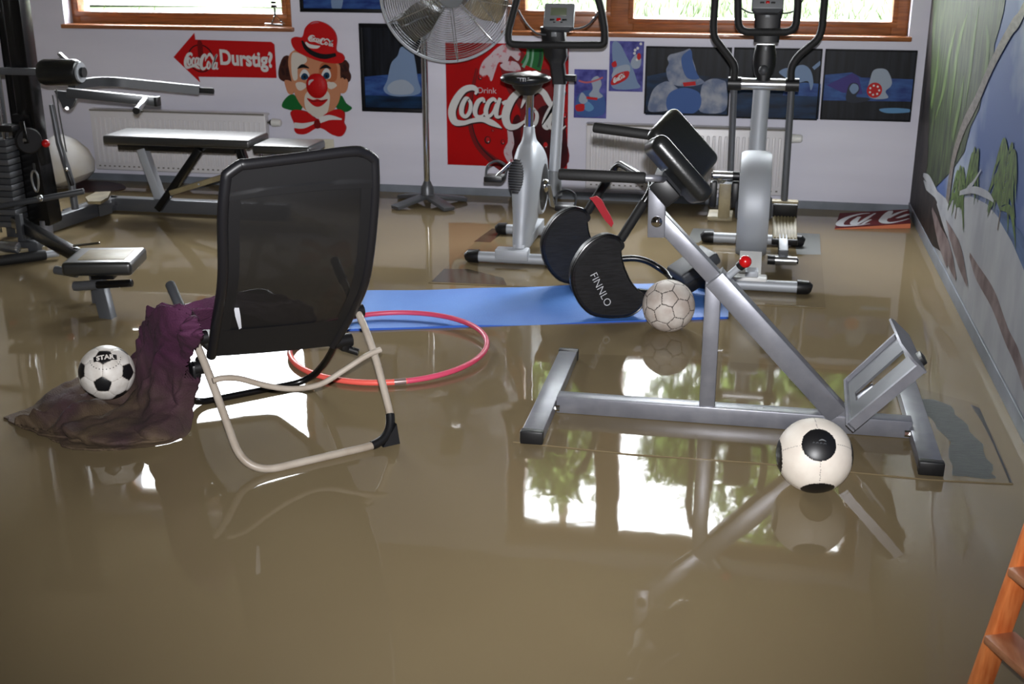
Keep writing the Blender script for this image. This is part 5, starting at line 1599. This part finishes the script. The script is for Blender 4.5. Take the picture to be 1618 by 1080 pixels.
hb = [Vector(p) for p in [(-1.1495, 6.12, 1.3125), (-1.1847, 6.12, 1.197), (-1.2172, 6.12, 1.0798), (-1.1848, 6.12, 1.0245), (-1.1264, 6.12, 1.0161), (-0.9653, 6.12, 1.0189), (-0.7804, 6.12, 1.022), (-0.7334, 6.12, 1.0442), (-0.7283, 6.12, 1.0932), (-0.7531, 6.12, 1.2139), (-0.7928, 6.12, 1.3152)]]
hb2 = [hb[0] + Vector((.03, .03, .02)), hb[0]] + hb[1:3] + [hb[2] + Vector((.004, 0, -.06)), hb[4], hb[6], hb[8] + Vector((.0, 0, -.07)), hb[8], hb[9], hb[10], hb[10] + Vector((-.03, .03, .02))]
b = MB(); b.tube(fillet(hb2, .05, 6), .0185, M['foam'], 14); b.build('handlebar', T)
cp = Vector((-0.9589, 6.13, 1.1563))
Rc = Matrix.Rotation(radians(-24), 3, 'X')
b = MB(); b.box(cp, (.152, .035, .125), M['grey'], Rc, .008, 3)
fz = lambda x, z, d=.0185: cp + Rc @ Vector((x, -d, z))
co = b.build('console', T)
b = MB(); b.prism([fz(-.076, -.06), fz(-.05, -.075), fz(.05, -.075), fz(.076, -.06)], Rc @ Vector((0, .036, 0)), M['dkgrey']); b.build('console_chin', co)
b = MB(); b.box(fz(-.002, .018, .018), (.08, .004, .04), M['lcd'], Rc, .001); b.build('display', co)
b = MB(); b.box(fz(.0, -.022, .018), (.022, .006, .016), M['red'], Rc, .003); b.build('red_button', co, 'red button')
b = MB()
for x in (-.032, .03):
    b.box(fz(x, -.024, .018), (.024, .005, .010), M['black'], Rc, .002)
for x in (-.02, .016):
    b.box(fz(x, -.036, .018), (.012, .005, .006), M['black'], Rc, .002)
b.build('button', co)
b = MB()
for pts in ([(-1.1711, 6.15, 1.183), (-1.1322, 6.15, 1.1219), (-1.0803, 6.15, 1.0732), (-1.0285, 6.15, 1.0647)], [(-0.7624, 6.15, 1.1816), (-0.8055, 6.15, 1.1263), (-0.8495, 6.15, 1.1012), (-0.9068, 6.15, 1.0943)]):
    b.tube(catmull(pts, 5), .005, M['dkgrey'], 8)
b.build('sensor_cable', T)
# its rubber floor mat
b = MB(); pl = [(-1.43, 5.26), (-.70, 5.30), (-.72, 6.36), (-1.36, 6.36)]
M['mat_dk'] = mat('dark_rubber_mat', (84, 74, 58), .12, c2=(66, 60, 50), scale=6)
b.prism([(x, y, -.03) for x, y in pl], (0, 0, .034), M['mat_wet'])
b.face([(x, y, .0045) for x, y in ((-1.42, 5.275), (-1.06, 5.285), (-1.10, 5.40), (-1.30, 5.52), (-1.415, 5.50))], M['mat_dk'])
b.face([(x, y, .0045) for x, y in ((-1.39, 6.05), (-1.30, 6.05), (-1.27, 6.34), (-1.355, 6.345))], M['mat_dk'])
tag(b.build('floor_mat', smooth=False), 'dark flooded floor mat under the exercise bike', 'mat')

# ------------------------------------------------------------------ elliptical cross trainer
EX = .055
T = thing('cross_trainer', 'silver elliptical cross trainer with tall black handlebars in front of the right window', 'exercise machine', (EX, 5.85, 0))
stab(T, 5.41, -.19, .325, .065); stab(T, 6.27, -.21, .32, .065)
b = MB(); b.beam((EX, 5.41, .07), (EX, 6.30, .07), .06, .045, M['silver_lt']); b.box((EX - .01, 5.43, .045), (.16, .07, .05), M['white_pl'], None, .008); b.build('base_rail', T)
# drive housing: rounded drum on a narrow foot
b = MB()
ring = []
cy_, cz_, rr_ = 5.86, .31, .255
for k in range(48):
    a = 2 * pi * k / 48
    y, z = cy_ + rr_ * cos(a), cz_ + rr_ * sin(a)
    ring.append((y, max(z, .06)))
rows = []
for x, sc in ((-.072, .90), (-.070, .955), (-.055, .985), (-.03, 1.0), (0, 1.004), (.03, 1.0), (.055, .985), (.070, .955), (.072, .90)):
    rows.append([(EX - .008 + x * 1.02, cy_ + (y - cy_) * sc, cz_ + (z - cz_) * sc) for y, z in ring])
b.loft(rows, M['silver_lt']); hs = b.build('drive_housing', T, angle=50)
b = MB()
pf = [(5.455, .045), (5.455, .075), (5.52, .11), (5.60, .14), (5.72, .10), (5.72, .045)]
b.prism([(EX - .058, y, z) for y, z in pf], (.10, 0, 0), M['white_pl']); b.build('housing_foot', hs)
b = MB()
for s_ in (-1, 1):
    b.lathe([(.0001, .012), (.05, .012), (.06, .0)], M['dkgrey'], (EX - .008 + s_ * .074, cy_, .29), (s_, 0, 0), 24, caps=False)
b.build('axle_cover', hs)
lp, rp_ = Vector((-0.0157, 5.86, 0.4426)), Vector((0.1061, 5.7, 0.0908))
for p, e, nm in ((Vector((-0.0277, 5.86, 0.4422)), Vector((-0.1542, 5.86, 0.4375)), 'l'), (Vector((0.1283, 5.72, 0.0709)), Vector((0.2641, 5.72, 0.0778)), 'r')):
    e.z = p.z; e.y = p.y
    b = MB(); b.cyl(p, e, .021, M['alu'], seg=20); o = b.build('crank_roller', T)
    b = MB(); b.cyl(p, p.lerp(e, .26), .0225, M['black'], seg=20); b.cyl(e, e.lerp(p, -.06), .014, M['black'], seg=14); b.build('roller_collar', o)
# foot rails with their pedals
ll0, ll1 = Vector((-0.0881, 5.84, 0.4006)), Vector((-0.0747, 6.28, 0.2443))
b = MB(); b.beam(Vector((ll0.x, 5.80, .385)), Vector((ll0.x + .01, 6.30, .30)), .045, .05, M['silver_dk']); o = b.build('foot_rail', T)
b = MB(); b.box(Vector((-0.0918, 5.79, 0.3306)), (.056, .012, .17), M['tan_pedal'], None, .003); b.build('rail_end_plate', o)
for x in (-.055, .05):
    b = MB(); b.box(Vector((-0.0942, 5.83, 0.3529)) + Vector((x, .02, 0)), (.035, .06, .125), M['black'], None, .008); b.build('rubber_block', o)
b = MB(); b.box(Vector((-0.1028, 5.95, 0.2248)) + Vector((-.008, 0, 0)), (.12, .30, .02), M['tan_pedal'], Matrix.Rotation(radians(-6), 3, 'X'), .004); b.build('pedal', o)
b = MB(); b.beam(Vector((.20, 5.72, .10)), Vector((.195, 6.28, .20)), .045, .045, M['silver_dk']); o = b.build('foot_rail', T)
pq = Vector((0.2065, 5.98, 0.1609))
b = MB()
for k in range(7):
    b.box(pq + Matrix.Rotation(radians(12), 3, 'X') @ Vector((-.048 + k * .016, 0, .012)), (.010, .25, .008), M['tan_pedal'], Matrix.Rotation(radians(12), 3, 'X'), .002)
b.box(pq, (.118, .27, .022), M['tan_pedal'], Matrix.Rotation(radians(12), 3, 'X'), .005); pe = b.build('pedal', o)
b = MB(); b.box(pq + Matrix.Rotation(radians(12), 3, 'X') @ Vector((0, .13, .04)), (.12, .02, .075), M['black'], Matrix.Rotation(radians(12), 3, 'X'), .006); b.build('toe_stop', pe)
b = MB(); b.box(pq + Matrix.Rotation(radians(12), 3, 'X') @ Vector((0, -.132, -.004)), (.124, .02, .03), M['black'], Matrix.Rotation(radians(12), 3, 'X'), .005); b.build('pedal_lip', pe)
b = MB(); b.box(Vector((0.2028, 6.28, 0.1956)), (.14, .06, .07), M['dkgrey'], None, .006); b.box(Vector((0.1994, 6.26, 0.2399)) , (.15, .05, .012), M['tan_pedal'], None, .003); b.build('pole_joint', o)
# column, pivot bar
c0 = Vector((EX - .01, 6.28, .08)); c1 = Vector((0.0535, 6.27, 0.8519))
b = MB(); b.tube([c0, c1], .042, M['silver_lt'], 24); b.build('column', T)
pa, pb = Vector((-0.1132, 6.22, 0.8323)), Vector((0.2297, 6.22, 0.8401))
pb.z = pa.z = (pa.z + pb.z) / 2
b = MB(); b.cyl(pa, pb, .029, M['alu'], seg=24); pv = b.build('pivot_bar', T)
for t in (.09, .91):
    b = MB(); m_ = pa.lerp(pb, t); b.cyl(m_ - Vector((.033, 0, 0)), m_ + Vector((.033, 0, 0)), .0335, M['black'], seg=24); b.build('pivot_sleeve', pv)
for top, bot in (((1155, 140), (1151, 285)), ((1249, 140), (1238, 322))):
    pass
ptL, ptR = pa.lerp(pb, .085), pa.lerp(pb, .905)
b = MB(); b.cyl(ptL, Vector((ll0.x + .012, 6.27, .33)), .0165, M['silver_dk'], seg=16); b.build('swing_pole', T)
b = MB(); b.cyl(ptR, Vector((0.2035, 6.26, 0.2268)), .0175, M['silver_dk'], seg=16); b.build('swing_pole', T)
for s_, pts in ((0, [(-0.0861, 6.2, 0.8571), (-0.0839, 6.2, 0.9252), (-0.1207, 6.2, 0.9737), (-0.1934, 6.2, 1.058), (-0.2021, 6.2, 1.1065), (-0.1999, 6.2, 1.2389)]), (1, [(0.1908, 6.2, 0.8633), (0.1863, 6.2, 0.9245), (0.2156, 6.2, 0.9799), (0.3058, 6.2, 1.0599), (0.3199, 6.2, 1.108), (0.3208, 6.2, 1.2441)])):
    pts = [Vector(p) for p in pts]
    t0 = pts[-1]
    pts += [t0 + Vector((0, -.06, .22)), t0 + Vector((.03 if s_ == 0 else -.03, -.14, .36))]
    b = MB(); b.tube(fillet(pts, .06, 6), .0185, M['foam'], 14); b.build('swing_handle', T)
# head of the column
b = MB(); p = Vector((0.0566, 6.21, 0.9454))
b.loft([[(p.x + hw * cos(a), p.y + .03 * sin(a) - .0, p.z + dz) for a in [2 * pi * k / 18 for k in range(18)]] for hw, dz in ((.030, -.088), (.046, -.06), (.056, -.01), (.056, .03), (.048, .075), (.045, .085))], M['black']); bo = b.build('adjuster_boot', T)
b = MB(); b.ball(p + Vector((-.002, -.04, -.035)), .025, M['dkgrey']); b.build('round_knob', bo)
b = MB(); b.box(p + Vector((.002, -.0305, .066)), (.012, .004, .02), M['grey'], None, .001); b.build('badge', bo)
p0, p1 = Vector((0.0593, 6.21, 1.043)), Vector((0.0534, 6.2, 1.176))
b = MB(); b.loft([[(p0.x + hw * x, p0.y - .0 + .04 * y, p0.z + dz) for x, y in ((-1, -.8), (-.8, -1), (.8, -1), (1, -.8), (1, .8), (.8, 1), (-.8, 1), (-1, .8))] for hw, dz in ((.060, 0), (.062, .03), (.062, .10), (.072, .155))], M['black']); bt = b.build('console_boot', T)
b = MB(); b.box((p0.x - .003, p0.y - .042, p0.z + .125), (.024, .004, .018), M['grey'], None, .001); b.build('badge', bt)
lp_ = [Vector(p) for p in [(-0.0937, 6.17, 1.3593), (-0.088, 6.17, 1.2121), (-0.0778, 6.17, 1.0926), (0.0559, 6.17, 1.0916), (0.194, 6.17, 1.0966), (0.1972, 6.17, 1.2152), (0.1862, 6.17, 1.3611)]]
b = MB(); b.tube(fillet([lp_[0] + Vector((0, .12, .1))] + lp_ + [lp_[-1] + Vector((0, .12, .1))], .05, 6), .0185, M['foam'], 14); b.build('fixed_handlebar', T)
cp2 = Vector((0.053, 6.15, 1.2678))
Rc2 = Matrix.Rotation(radians(-22), 3, 'X')
fz2 = lambda x, z, d=.0185: cp2 + Rc2 @ Vector((x, -d, z))
b = MB(); b.box(cp2, (.150, .035, .15), M['grey'], Rc2, .008, 3); co = b.build('console', T)
b = MB(); b.prism([fz2(-.075, -.073), fz2(-.05, -.092), fz2(.05, -.092), fz2(.075, -.073)], Rc2 @ Vector((0, .036, 0)), M['dkgrey']); b.build('console_chin', co)
b = MB(); b.box(fz2(0, .01, .018), (.09, .004, .05), M['lcd'], Rc2, .001); b.build('display', co)
b = MB(); b.box(fz2(0, -.042, .018), (.018, .006, .014), M['red'], Rc2, .003); b.build('red_button', co, 'red button')
b = MB()
for x in (-.026, .026):
    b.box(fz2(x, -.044, .018), (.020, .005, .010), M['black'], Rc2, .002)
b.build('button', co)
b = MB()
for pts in ([(-0.1121, 6.2, 1.2516), (-0.0728, 6.2, 1.2044), (-0.0288, 6.2, 1.181), (0.0076, 6.2, 1.1814)], [(0.2248, 6.2, 1.2549), (0.193, 6.2, 1.2015), (0.1584, 6.2, 1.1832), (0.1165, 6.2, 1.1798)]):
    b.tube(catmull(pts, 5), .004, M['black'], 8)
b.build('sensor_cable', T)
b = MB(); pl = [(-.30, 5.19), (.38, 5.205), (.415, 6.57), (-.27, 6.57)]
b.prism([(x, y, -.03) for x, y in pl], (0, 0, .034), M['mat_wet'])
gb = mat('bare_rubber_patch', (84, 86, 84), .5)
for q in ([(.28, 6.10), (.40, 6.12), (.413, 6.56), (.27, 6.56)], [(-.29, 6.2), (-.22, 6.25), (-.15, 6.56), (-.265, 6.56)]):
    b.face([(x, y, .0045) for x, y in q], gb)
tag(b.build('floor_mat', smooth=False), 'flooded floor mat under the elliptical cross trainer', 'mat')

# ------------------------------------------------------------------ pedestal fan
FX, FY = -1.8668, 6.8946
T = thing('pedestal_fan', 'large chrome pedestal fan on a slim pole beside the red poster', 'fan', (FX, FY, 0))
b = MB()
for a in (-2.25, -.75, .55, 2.55):
    d_ = Vector((cos(a), sin(a), 0))
    e = Vector((FX, FY, .012)) + d_ * .24
    e.y = min(e.y, 7.12)
    b.beam(Vector((FX, FY, .055)), e, .075, .022, M['silver_dk'])
b.build('star_base', T)
b = MB(); b.tube([(FX, FY, .04), (FX, FY, .10), (FX, FY, .12), (FX, FY, .14)], [.040, .038, .028, .020], M['silver_dk'], 20); b.build('pole_collar', T)
hz = 0.8581 + .375
b = MB(); b.cyl((FX, FY, .1), (FX, FY, hz - .02), .0185, M['chrome'], seg=24); b.build('pole', T)
fd = Vector((sin(radians(20)), -cos(radians(20)), -.10)).normalized()
hcn = Vector((FX, FY, hz)) + fd * .20
hcn.x = -1.6629; hcn.z = hz
b = MB(); ctr = Vector((FX, FY, hz)); b.tube([hcn - fd * .22, hcn - fd * .20, hcn - fd * .06, hcn - fd * .04], [.05, .075, .078, .05], M['dkgrey'], 24)
b.tube([Vector((FX, FY, hz - .03)), hcn - fd * .13], .035, M['dkgrey'], 14); b.build('motor', T)
_, fs, fu = frame(fd)
RF = .375
for sgn, nm in ((1, 'front_cage'), (-1, 'rear_cage')):
    b = MB()
    for k in range(26):
        r_ = .07 + (RF - .07) * k / 25
        dome = .075 * math.sqrt(max(0, 1 - (r_ / RF) ** 2.6)) * sgn
        b.torus(hcn + fd * (dome + .01 * sgn), r_, .0014, M['alu'], fd, 72, 4)
    for k in range(10):
        a = 2 * pi * k / 10 + .2
        pts = []
        for j in range(9):
            r_ = .05 + (RF - .05) * j / 8
            dome = .075 * math.sqrt(max(0, 1 - (r_ / RF) ** 2.6)) * sgn
            pts.append(hcn + fd * (dome + .012 * sgn) + (fs * cos(a) + fu * sin(a)) * r_)
        b.tube(pts, .003, M['alu'], 6)
    if sgn > 0:
        b.lathe([(.0001, .006), (.055, .006), (.07, -.002)], M['grey'], hcn + fd * .088, fd, 32, caps=False)
    b.build(nm, T)
b = MB(); b.torus(hcn, RF + .002, .009, M['silver_lt'], fd, 96, 8); b.build('cage_rim', T)
b = MB(); b.tube([hcn - fd * .05, hcn + fd * .045], [.045, .04], M['alu'], 24); b.build('hub', T)
for k in range(3):
    a0 = radians(200 + 120 * k)
    b = MB(); rows = []
    for j in range(9):
        r_ = .05 + (RF - .10) * j / 8
        row = []
        wd = .36 + .3 * sin(pi * min(j / 8 + .1, 1))
        for i in range(9):
            u = i / 8 - .5
            a = a0 + u * 1.25 * wd
            row.append(hcn + (fs * cos(a) + fu * sin(a)) * r_ + fd * (-u * .075 + .01))
        rows.append(row)
    b.grid(rows, M['chrome']); b.build('blade', T, smooth=True)


# ------------------------------------------------------------------ multi-station home gym at the left edge
T = thing('home_gym', 'black and silver multi-station home gym with a weight stack and bench at the left', 'exercise machine', (-3.62, 5.7, 0))
b = MB(); u0, u1 = Vector((-3.6587, 5.7638, 0)), Vector((-3.576, 5.69, 1.2342))
ux, uy = u0.x - .005, 5.74
b.box((ux - .02, uy, 1.16), (.095, .10, 1.9), M['black_gl'], None, .006); b.build('upright_post', T)
b = MB(); b.loft([[(ux - .045 + x * w_, uy + .0 + y * .06, z) for x, y in ((-1, -1), (1, -1), (1, 1), (-1, 1))] for z, w_ in ((.075, .085), (.09, .092), (.40, .072), (.62, .055), (.66, .05))], M['black_gl']); b.build('lower_shroud', T)
b = MB(); b.cyl((ux, uy - .03, -.05), (ux, uy - .03, .10), .034, M['silver'], seg=20); b.build('post_foot', T)
b = MB(); b.box((ux - .20, 5.72, 1.0), (.062, .05, 2.2), M['dkgrey'], None, .004); b.build('rear_post', T)
b = MB(); b.box((ux - .125, 5.76, 1.0), (.035, .04, 2.2), M['black_gl'], None, .004); b.build('rear_post', T)
b = MB(); b.box((ux - .12, uy, 2.13), (.40, .12, .09), M['black_gl'], None, .008); b.build('top_beam', T)
# weight stack with its guide rods
WX = -3.7942 - .02
for k in range(14):
    b = MB(); b.box((WX, 5.62, .10 + .033 * k), (.155, .11, .029), M['dkgrey'] if k % 2 else M['silver_dk'], None, .004); wp = b.build('weight_plate', T)
    if k in (9, 12):
        pass
for dx in (-.05, .05):
    b = MB(); b.cyl((WX + dx, 5.60, .05), (WX + dx, 5.60, 1.9), .009, M['chrome'], seg=12); b.build('guide_rod', T)
b = MB(); b.cyl((WX, 5.55, .10 + .033 * 10), (WX, 5.50, .10 + .033 * 10), .010, M['red'], seg=14); b.build('selector_pin', T, 'red selector pin')
b = MB(); b.box((WX + .02, 5.60, .605), (.21, .07, .035), M['black'], None, .006); b.build('stack_cap', T)
for dx in (.01, .05):
    b = MB(); b.cyl((WX + dx, 5.585, .62), (WX + dx, 5.585, .70), .014, M['chrome'], seg=12); b.build('stack_bolt', T)
# cross bar and roller pad
b = MB(); p = Vector((-3.7723, 5.66, 0.8847)); q = Vector((-3.5521, 5.66, 0.8829)); q.z = p.z; b.beam(p - Vector((.3, 0, 0)), q, .03, .035, M['silver_dk']); b.build('cross_bar', T)
r0, r1 = Vector((-3.5486, 5.66, 0.883)), Vector((-3.3258, 5.66, 0.8971))
r1.z = r0.z + .004
b = MB(); b.pill(r0, r1, .066, M['vinyl'], 28, .028); ro = b.build('roller_pad', T)
b = MB(); b.cyl(r1, r1 + Vector((.022, 0, 0)), .026, M['black'], seg=18); b.cyl(r1 - Vector((.004, 0, 0)), r1 + Vector((.006, 0, 0)), .050, M['silver_lt'], seg=24); b.build('roller_cap', ro)
b = MB(); b.beam(Vector((-3.4697, 5.72, 0.9728)), Vector((-3.432, 5.72, 0.9388)), .03, .014, M['alu']); b.build('pad_hook', T)
# press arms
a0 = Vector((-3.5213, 5.8, 0.7835))
n0, n1 = Vector((-3.4986, 5.8, 0.7645)), Vector((-3.0784, 5.95, 0.709))
b = MB(); b.beam(n0, n1, .045, .046, M['gym_steel']); na = b.build('press_arm', T)
b = MB(); b.box(n1 + Vector((.006, 0, 0)), (.02, .05, .05), M['black'], None, .005); b.build('arm_cap', na)
b = MB(); g0, g1 = Vector((-3.1125, 5.9, 0.7248)), Vector((-3.0617, 5.7, 0.6989)); b.pill(g0, g1, .0175, M['alu'], 16, .004)
b.cyl(g1, g1 + (g1 - g0).normalized() * .012, .0185, M['black'], seg=16); b.build('arm_handle', na)
f0, fm_, f1, f2 = Vector((-3.5578, 5.95, 0.7836)), Vector((-3.5295, 6.25, 0.7715)), Vector((-3.4896, 6.35, 0.7534)), Vector((-3.067, 6.45, 0.7048))
b = MB()
cl = fillet([f0, fm_, f2], .12, 6)
rows = []
for i, p in enumerate(cl):
    d_ = (cl[min(i + 1, len(cl) - 1)] - cl[max(i - 1, 0)]).normalized()
    _, s_, u_ = frame(d_)
    rows.append([p + s_ * x * .022 + u_ * z * .024 for x, z in ((-1, -1), (1, -1), (1, 1), (-1, 1))])
b.loft(rows, M['gym_steel']); fa = b.build('press_arm', T)
b = MB(); b.pill(f2 - Vector((.01, 0, 0)), Vector((-2.9839, 6.46, 0.7002)), .0165, M['foam'], 16, .005); b.build('arm_grip', fa)
b = MB(); b.prism([(-3.6104, 5.86, 0.7639), (-3.48, 5.86, 0.7571), (-3.4925, 5.86, 0.7173), (-3.5198, 5.86, 0.6769), (-3.5436, 5.86, 0.663), (-3.5712, 5.86, 0.6755), (-3.5814, 5.86, 0.7084)], (0, .02, 0), M['dkgrey']); b.cyl((-3.5398, 5.85, 0.6745), (-3.5277, 5.83, 0.6776), .007, M['chrome'], seg=10); b.build('arm_plate', T)
# red pull pin, pulley, carabiner and cables
p = Vector((-3.5551, 5.64, 0.5256))
b = MB(); b.cyl(p + Vector((-.05, .04, -.0)), p, .010, M['silver_dk'], seg=12); b.ball(p + Vector((.004, -.01, .0)), .021, M['red']); b.build('pull_pin', T, 'red ball pull pin')
p = Vector((-3.6154, 5.58, 0.5469))
b = MB(); b.lathe([(.0001, -.016), (.060, -.016), (.066, -.010), (.054, 0), (.066, .010), (.060, .016), (.0001, .016)], M['black'], p, (.75, -.65, 0), 32, caps=False); pu = b.build('pulley', T)
b = MB(); b.beam(p + Vector((-.012, -.02, .10)), p + Vector((.008, -.03, -.01)), .012, .03, M['black_gl'], up=(1, 0, 0)); b.cyl(p + Vector((0, -.035, .005)), p + Vector((0, -.02, .005)), .012, M['chrome'], seg=12); b.build('pulley_bracket', pu)
p = Vector((-3.5936, 5.56, 0.3419))
b = MB(); b.tube([p + Vector((.018 * cos(a) * (1 + .25 * sin(a)), 0, .055 * sin(a))) for a in [2 * pi * k / 24 for k in range(24)]], .0055, M['alu'], 8, closed=True); b.build('carabiner', T)
b = MB(); b.tube([(-3.5974, 5.57, 0.4319), (-3.5969, 5.57, 0.386)], .007, M['black'], 8); b.build('cable_end', T)
for pts in ([(-3.5575, 5.8, 0.7826), (-3.5587, 5.8, 0.6679), (-3.5442, 5.8, 0.4517)], [(-3.5962, 5.82, 0.7464), (-3.5616, 5.82, 0.2425)]):
    b = MB(); b.tube(pts, .0035, M['black'], 6); b.build('cable', T)
b = MB(); b.tube([(-3.6476, 5.88, 0.6874), (-3.631, 5.88, 0.4857), (-3.6033, 5.88, 0.36), (-3.5862, 5.88, 0.2638), (-3.582, 5.88, 0.124)], [.012, .016, .018, .020, .020], M['silver_dk'], 12); b.build('side_strut', T)
b = MB(); b.pill((-3.5627, 5.82, 0.3455), (-3.5435, 5.82, 0.2673), .012, M['black'], 10, .003); b.ball((-3.557, 5.8, 0.3564), .010, M['chrome']); b.build('strap_clip', T)
# lever bar with its ball end, and its silver joint
l0, l1 = Vector((-3.8006, 5.38, 0.2238)), Vector((-3.301, 5.52, 0.309))
b = MB(); b.pill(l0, l1, .0155, M['dkgrey'], 16, .004); lv = b.build('lever_bar', T)
b = MB(); b.ball(l0.lerp(l1, .585) + Vector((0, -.012, .006)), .017, M['alu']); b.build('lever_joint', lv)
# silver base rails towards the wall
ra, rb, rc = Vector((-3.72, 5.93, .045)), Vector((-3.632, 6.385, .045)), Vector((-2.55, 6.385, .045))
b = MB(); b.beam(ra - Vector((.03, .3, 0)), rb + Vector((0, .02, 0)), .065, .075, M['silver_dk']); b.build('base_rail', T)
b = MB(); b.beam(rb - Vector((.03, 0, 0)), rc, .065, .075, M['silver_dk']); o = b.build('base_rail', T)
b = MB(); b.cyl((-3.60, 6.35, .05), (-3.60, 6.343, .05), .010, M['chrome'], seg=12); b.build('bolt', o)
b = MB(); b.prism([(-3.6715, 6.1456, 0.13), (-3.6847, 6.2816, 0.13), (-3.607, 6.314, 0.13), (-3.5442, 6.1697, 0.13), (-3.5281, 6.0557, 0.13), (-3.5977, 6.0425, 0.13)], (0, 0, -.016), M['tan_pedal']); b.prism([(-3.6819, 6.2664, 0.085), (-3.6554, 6.3932, 0.085), (-3.5585, 6.222, 0.085), (-3.58, 6.1184, 0.085)], (0, 0, -.06), M['silver_dk']); b.build('foot_plate', T)
b = MB(); b.beam((-3.7914, 6.1037, 0.05), (-3.701, 6.2974, 0.07), .03, .02, M['dkgrey']); b.build('link_bar', T)
# bench
def pad(px0, px1, yv, y0, y1, th, nm):
    z = px0[2] - th / 2
    b_ = MB(); b_.box(((px0[0] + px1[0]) / 2, (y0 + y1) / 2, z), (px1[0] - px0[0], y1 - y0, th), M['vinyl_wet'], None, .016, 4)
    return b_.build(nm, T)


z_ = 0.4607
bp_ = pad(Vector((-3.5994, 0, z_)), Vector((-2.7107, 0, z_)), 0, 6.27, 6.56, .052, 'bench_pad')
b = MB(); b.box((-3.2083, 6.40, z_ - .075), (.72, .05, .05), M['black_gl'], None, .004); b.build('pad_beam', T)
s2 = pad(Vector((-2.7043, 0, z_ - .028)), Vector((-2.3639, 0, z_ - .028)), 0, 6.28, 6.54, .05, 'seat_pad')
b = MB(); b.beam(Vector((-3.4251, 6.40, z_ - .09)), Vector((-3.3375, 6.40, .06)), .05, .06, M['silver_lt'], up=(0, 1, 0)); b.build('front_leg', T)
b = MB(); b.beam(Vector((-3.0431, 6.35, z_ - .07)), Vector((-3.3316, 6.34, .03)), .04, .055, M['black_gl'], up=(0, 1, 0)); b.build('brace', T)
b = MB(); b.beam(Vector((-2.8305, 6.40, z_ - .06)), Vector((-2.7633, 6.40, .18)), .04, .06, M['black_gl'], up=(0, 1, 0)); b.beam(Vector((-2.7633, 6.40, .19)), Vector((-2.6923, 6.40, .05)), .04, .05, M['black_gl'], up=(0, 1, 0)); b.build('rear_leg', T)
b = MB(); b.beam(Vector((-2.4495, 6.40, z_ - .07)), Vector((-2.737, 6.40, .24)), .04, .04, M['black_gl'], up=(0, 1, 0)); b.build('seat_beam', T)
b = MB(); b.beam(Vector((-3.2358, 6.33, 0.134)), Vector((-2.9086, 6.33, 0.2382)), .03, .05, M['tan_pedal'], up=(0, 1, 0)); b.cyl((-3.0535, 6.31, 0.1931), (-3.0486, 6.3, 0.1953), .006, M['black'], seg=10); b.build('adjuster_bar', T)
b = MB(); p = Vector((-2.6583, 6.3, 0.3713)); b.cyl(p, p + Vector((0, .0, .045)), .008, M['chrome'], seg=10); b.ball(p + Vector((0, 0, -.002)), .011, M['chrome']); b.build('seat_pin', T)
# low leg-station seat on its own post, nearer the camera
sx0 = Vector((-2.6454, 4.4667, 0))
st = .20
cz = 0.2156
Rs = Matrix.Rotation(radians(13), 3, 'Z')
sc = Vector((-2.7376, 4.68, 0.2034)) ; sc.z = .195
b = MB(); b.box(sc, (.30, .27, .062), M['vinyl_wet'], Rs, .018, 4); se = b.build('leg_seat', T)
b = MB(); b.box(sc + Vector((.01, .0, .0312)), (.20, .17, .004), M['tan_pedal'], Rs, .0015); b.build('muddy_patch', se, 'dull mud film on the seat top')
b = MB(); b.box(sc + Vector((0, .02, -.045)), (.10, .20, .03), M['black_gl'], Rs, .003); b.build('seat_bracket', T)
b = MB(); b.beam(sx0 + Vector((.01, .02, -.04)), Vector((sc.x + .03, sc.y - .12, .14)), .06, .045, M['silver_dk'], up=(0, 1, 0)); b.build('seat_post', T)
b = MB(); b.box(Vector((-2.797, 4.6486, 0)) + Vector((0, .05, .06)), (.05, .05, .2), M['silver_dk'], None, .003); b.build('inner_post', T)
b = MB(); p, q = Vector((-2.8013, 4.52, 0.1249)), Vector((-2.5302, 4.52, 0.1541)); b.pill(p, q, .0165, M['black_gl'], 14, .004)
b.cyl(p, p.lerp(q, .4), .021, M['silver_dk'], seg=14); b.build('foot_bar', T)
b = MB(); p, q = Vector((-3.0628, 4.8, 0.1068)), Vector((-2.951, 4.8, 0.0948)); b.pill(p, q, .020, M['silver_dk'], 14, .004); b.build('foot_bar', T)
b = MB(); p, q = Vector((-3.0482, 4.95, 0.182)), Vector((-2.9115, 4.95, 0.2007)); b.pill(p, q, .006, M['chrome'], 10, .002); b.build('seat_handle', T)
b = MB(); b.beam(Vector((-3.6644, 5.45, 0.1509)), Vector(sc) + Vector((-.06, .06, -.05)), .05, .055, M['black_gl']); b.build('link_beam', T)
# front floor bars with foam rollers
b = MB(); p, q = Vector((-3.6581, 5.0671, 0.03)), Vector((-3.4162, 5.2942, 0.03)); b.pill(p, q, .026, M['foam'], 16, .006); o = b.build('floor_roller', T)
b = MB(); b.cyl(q, q + (q - p).normalized() * .06, .018, M['silver_lt'], seg=14); b.build('roller_end', o)
b = MB(); p, q = Vector((-3.687, 5.1668, 0.05)), Vector((-3.4465, 5.3375, 0.05)); b.beam(p, q, .05, .03, M['tan_pedal']); b.build('floor_bar', T)
b = MB(); p = Vector((-3.5852, 5.2202, 0.08)); b.pill(p - Vector((.1, 0, 0)), p + Vector((.07, 0, 0)), .028, M['alu'], 18, .005); b.build('chrome_roller', T)
b = MB(); p = Vector((-3.4983, 5.301, 0.07)); b.box(p, (.11, .06, .05), M['dkgrey'], None, .006); b.box(p + Vector((-.045, 0, .08)), (.03, .03, .16), M['dkgrey'], None, .004); b.build('floor_bracket', T)
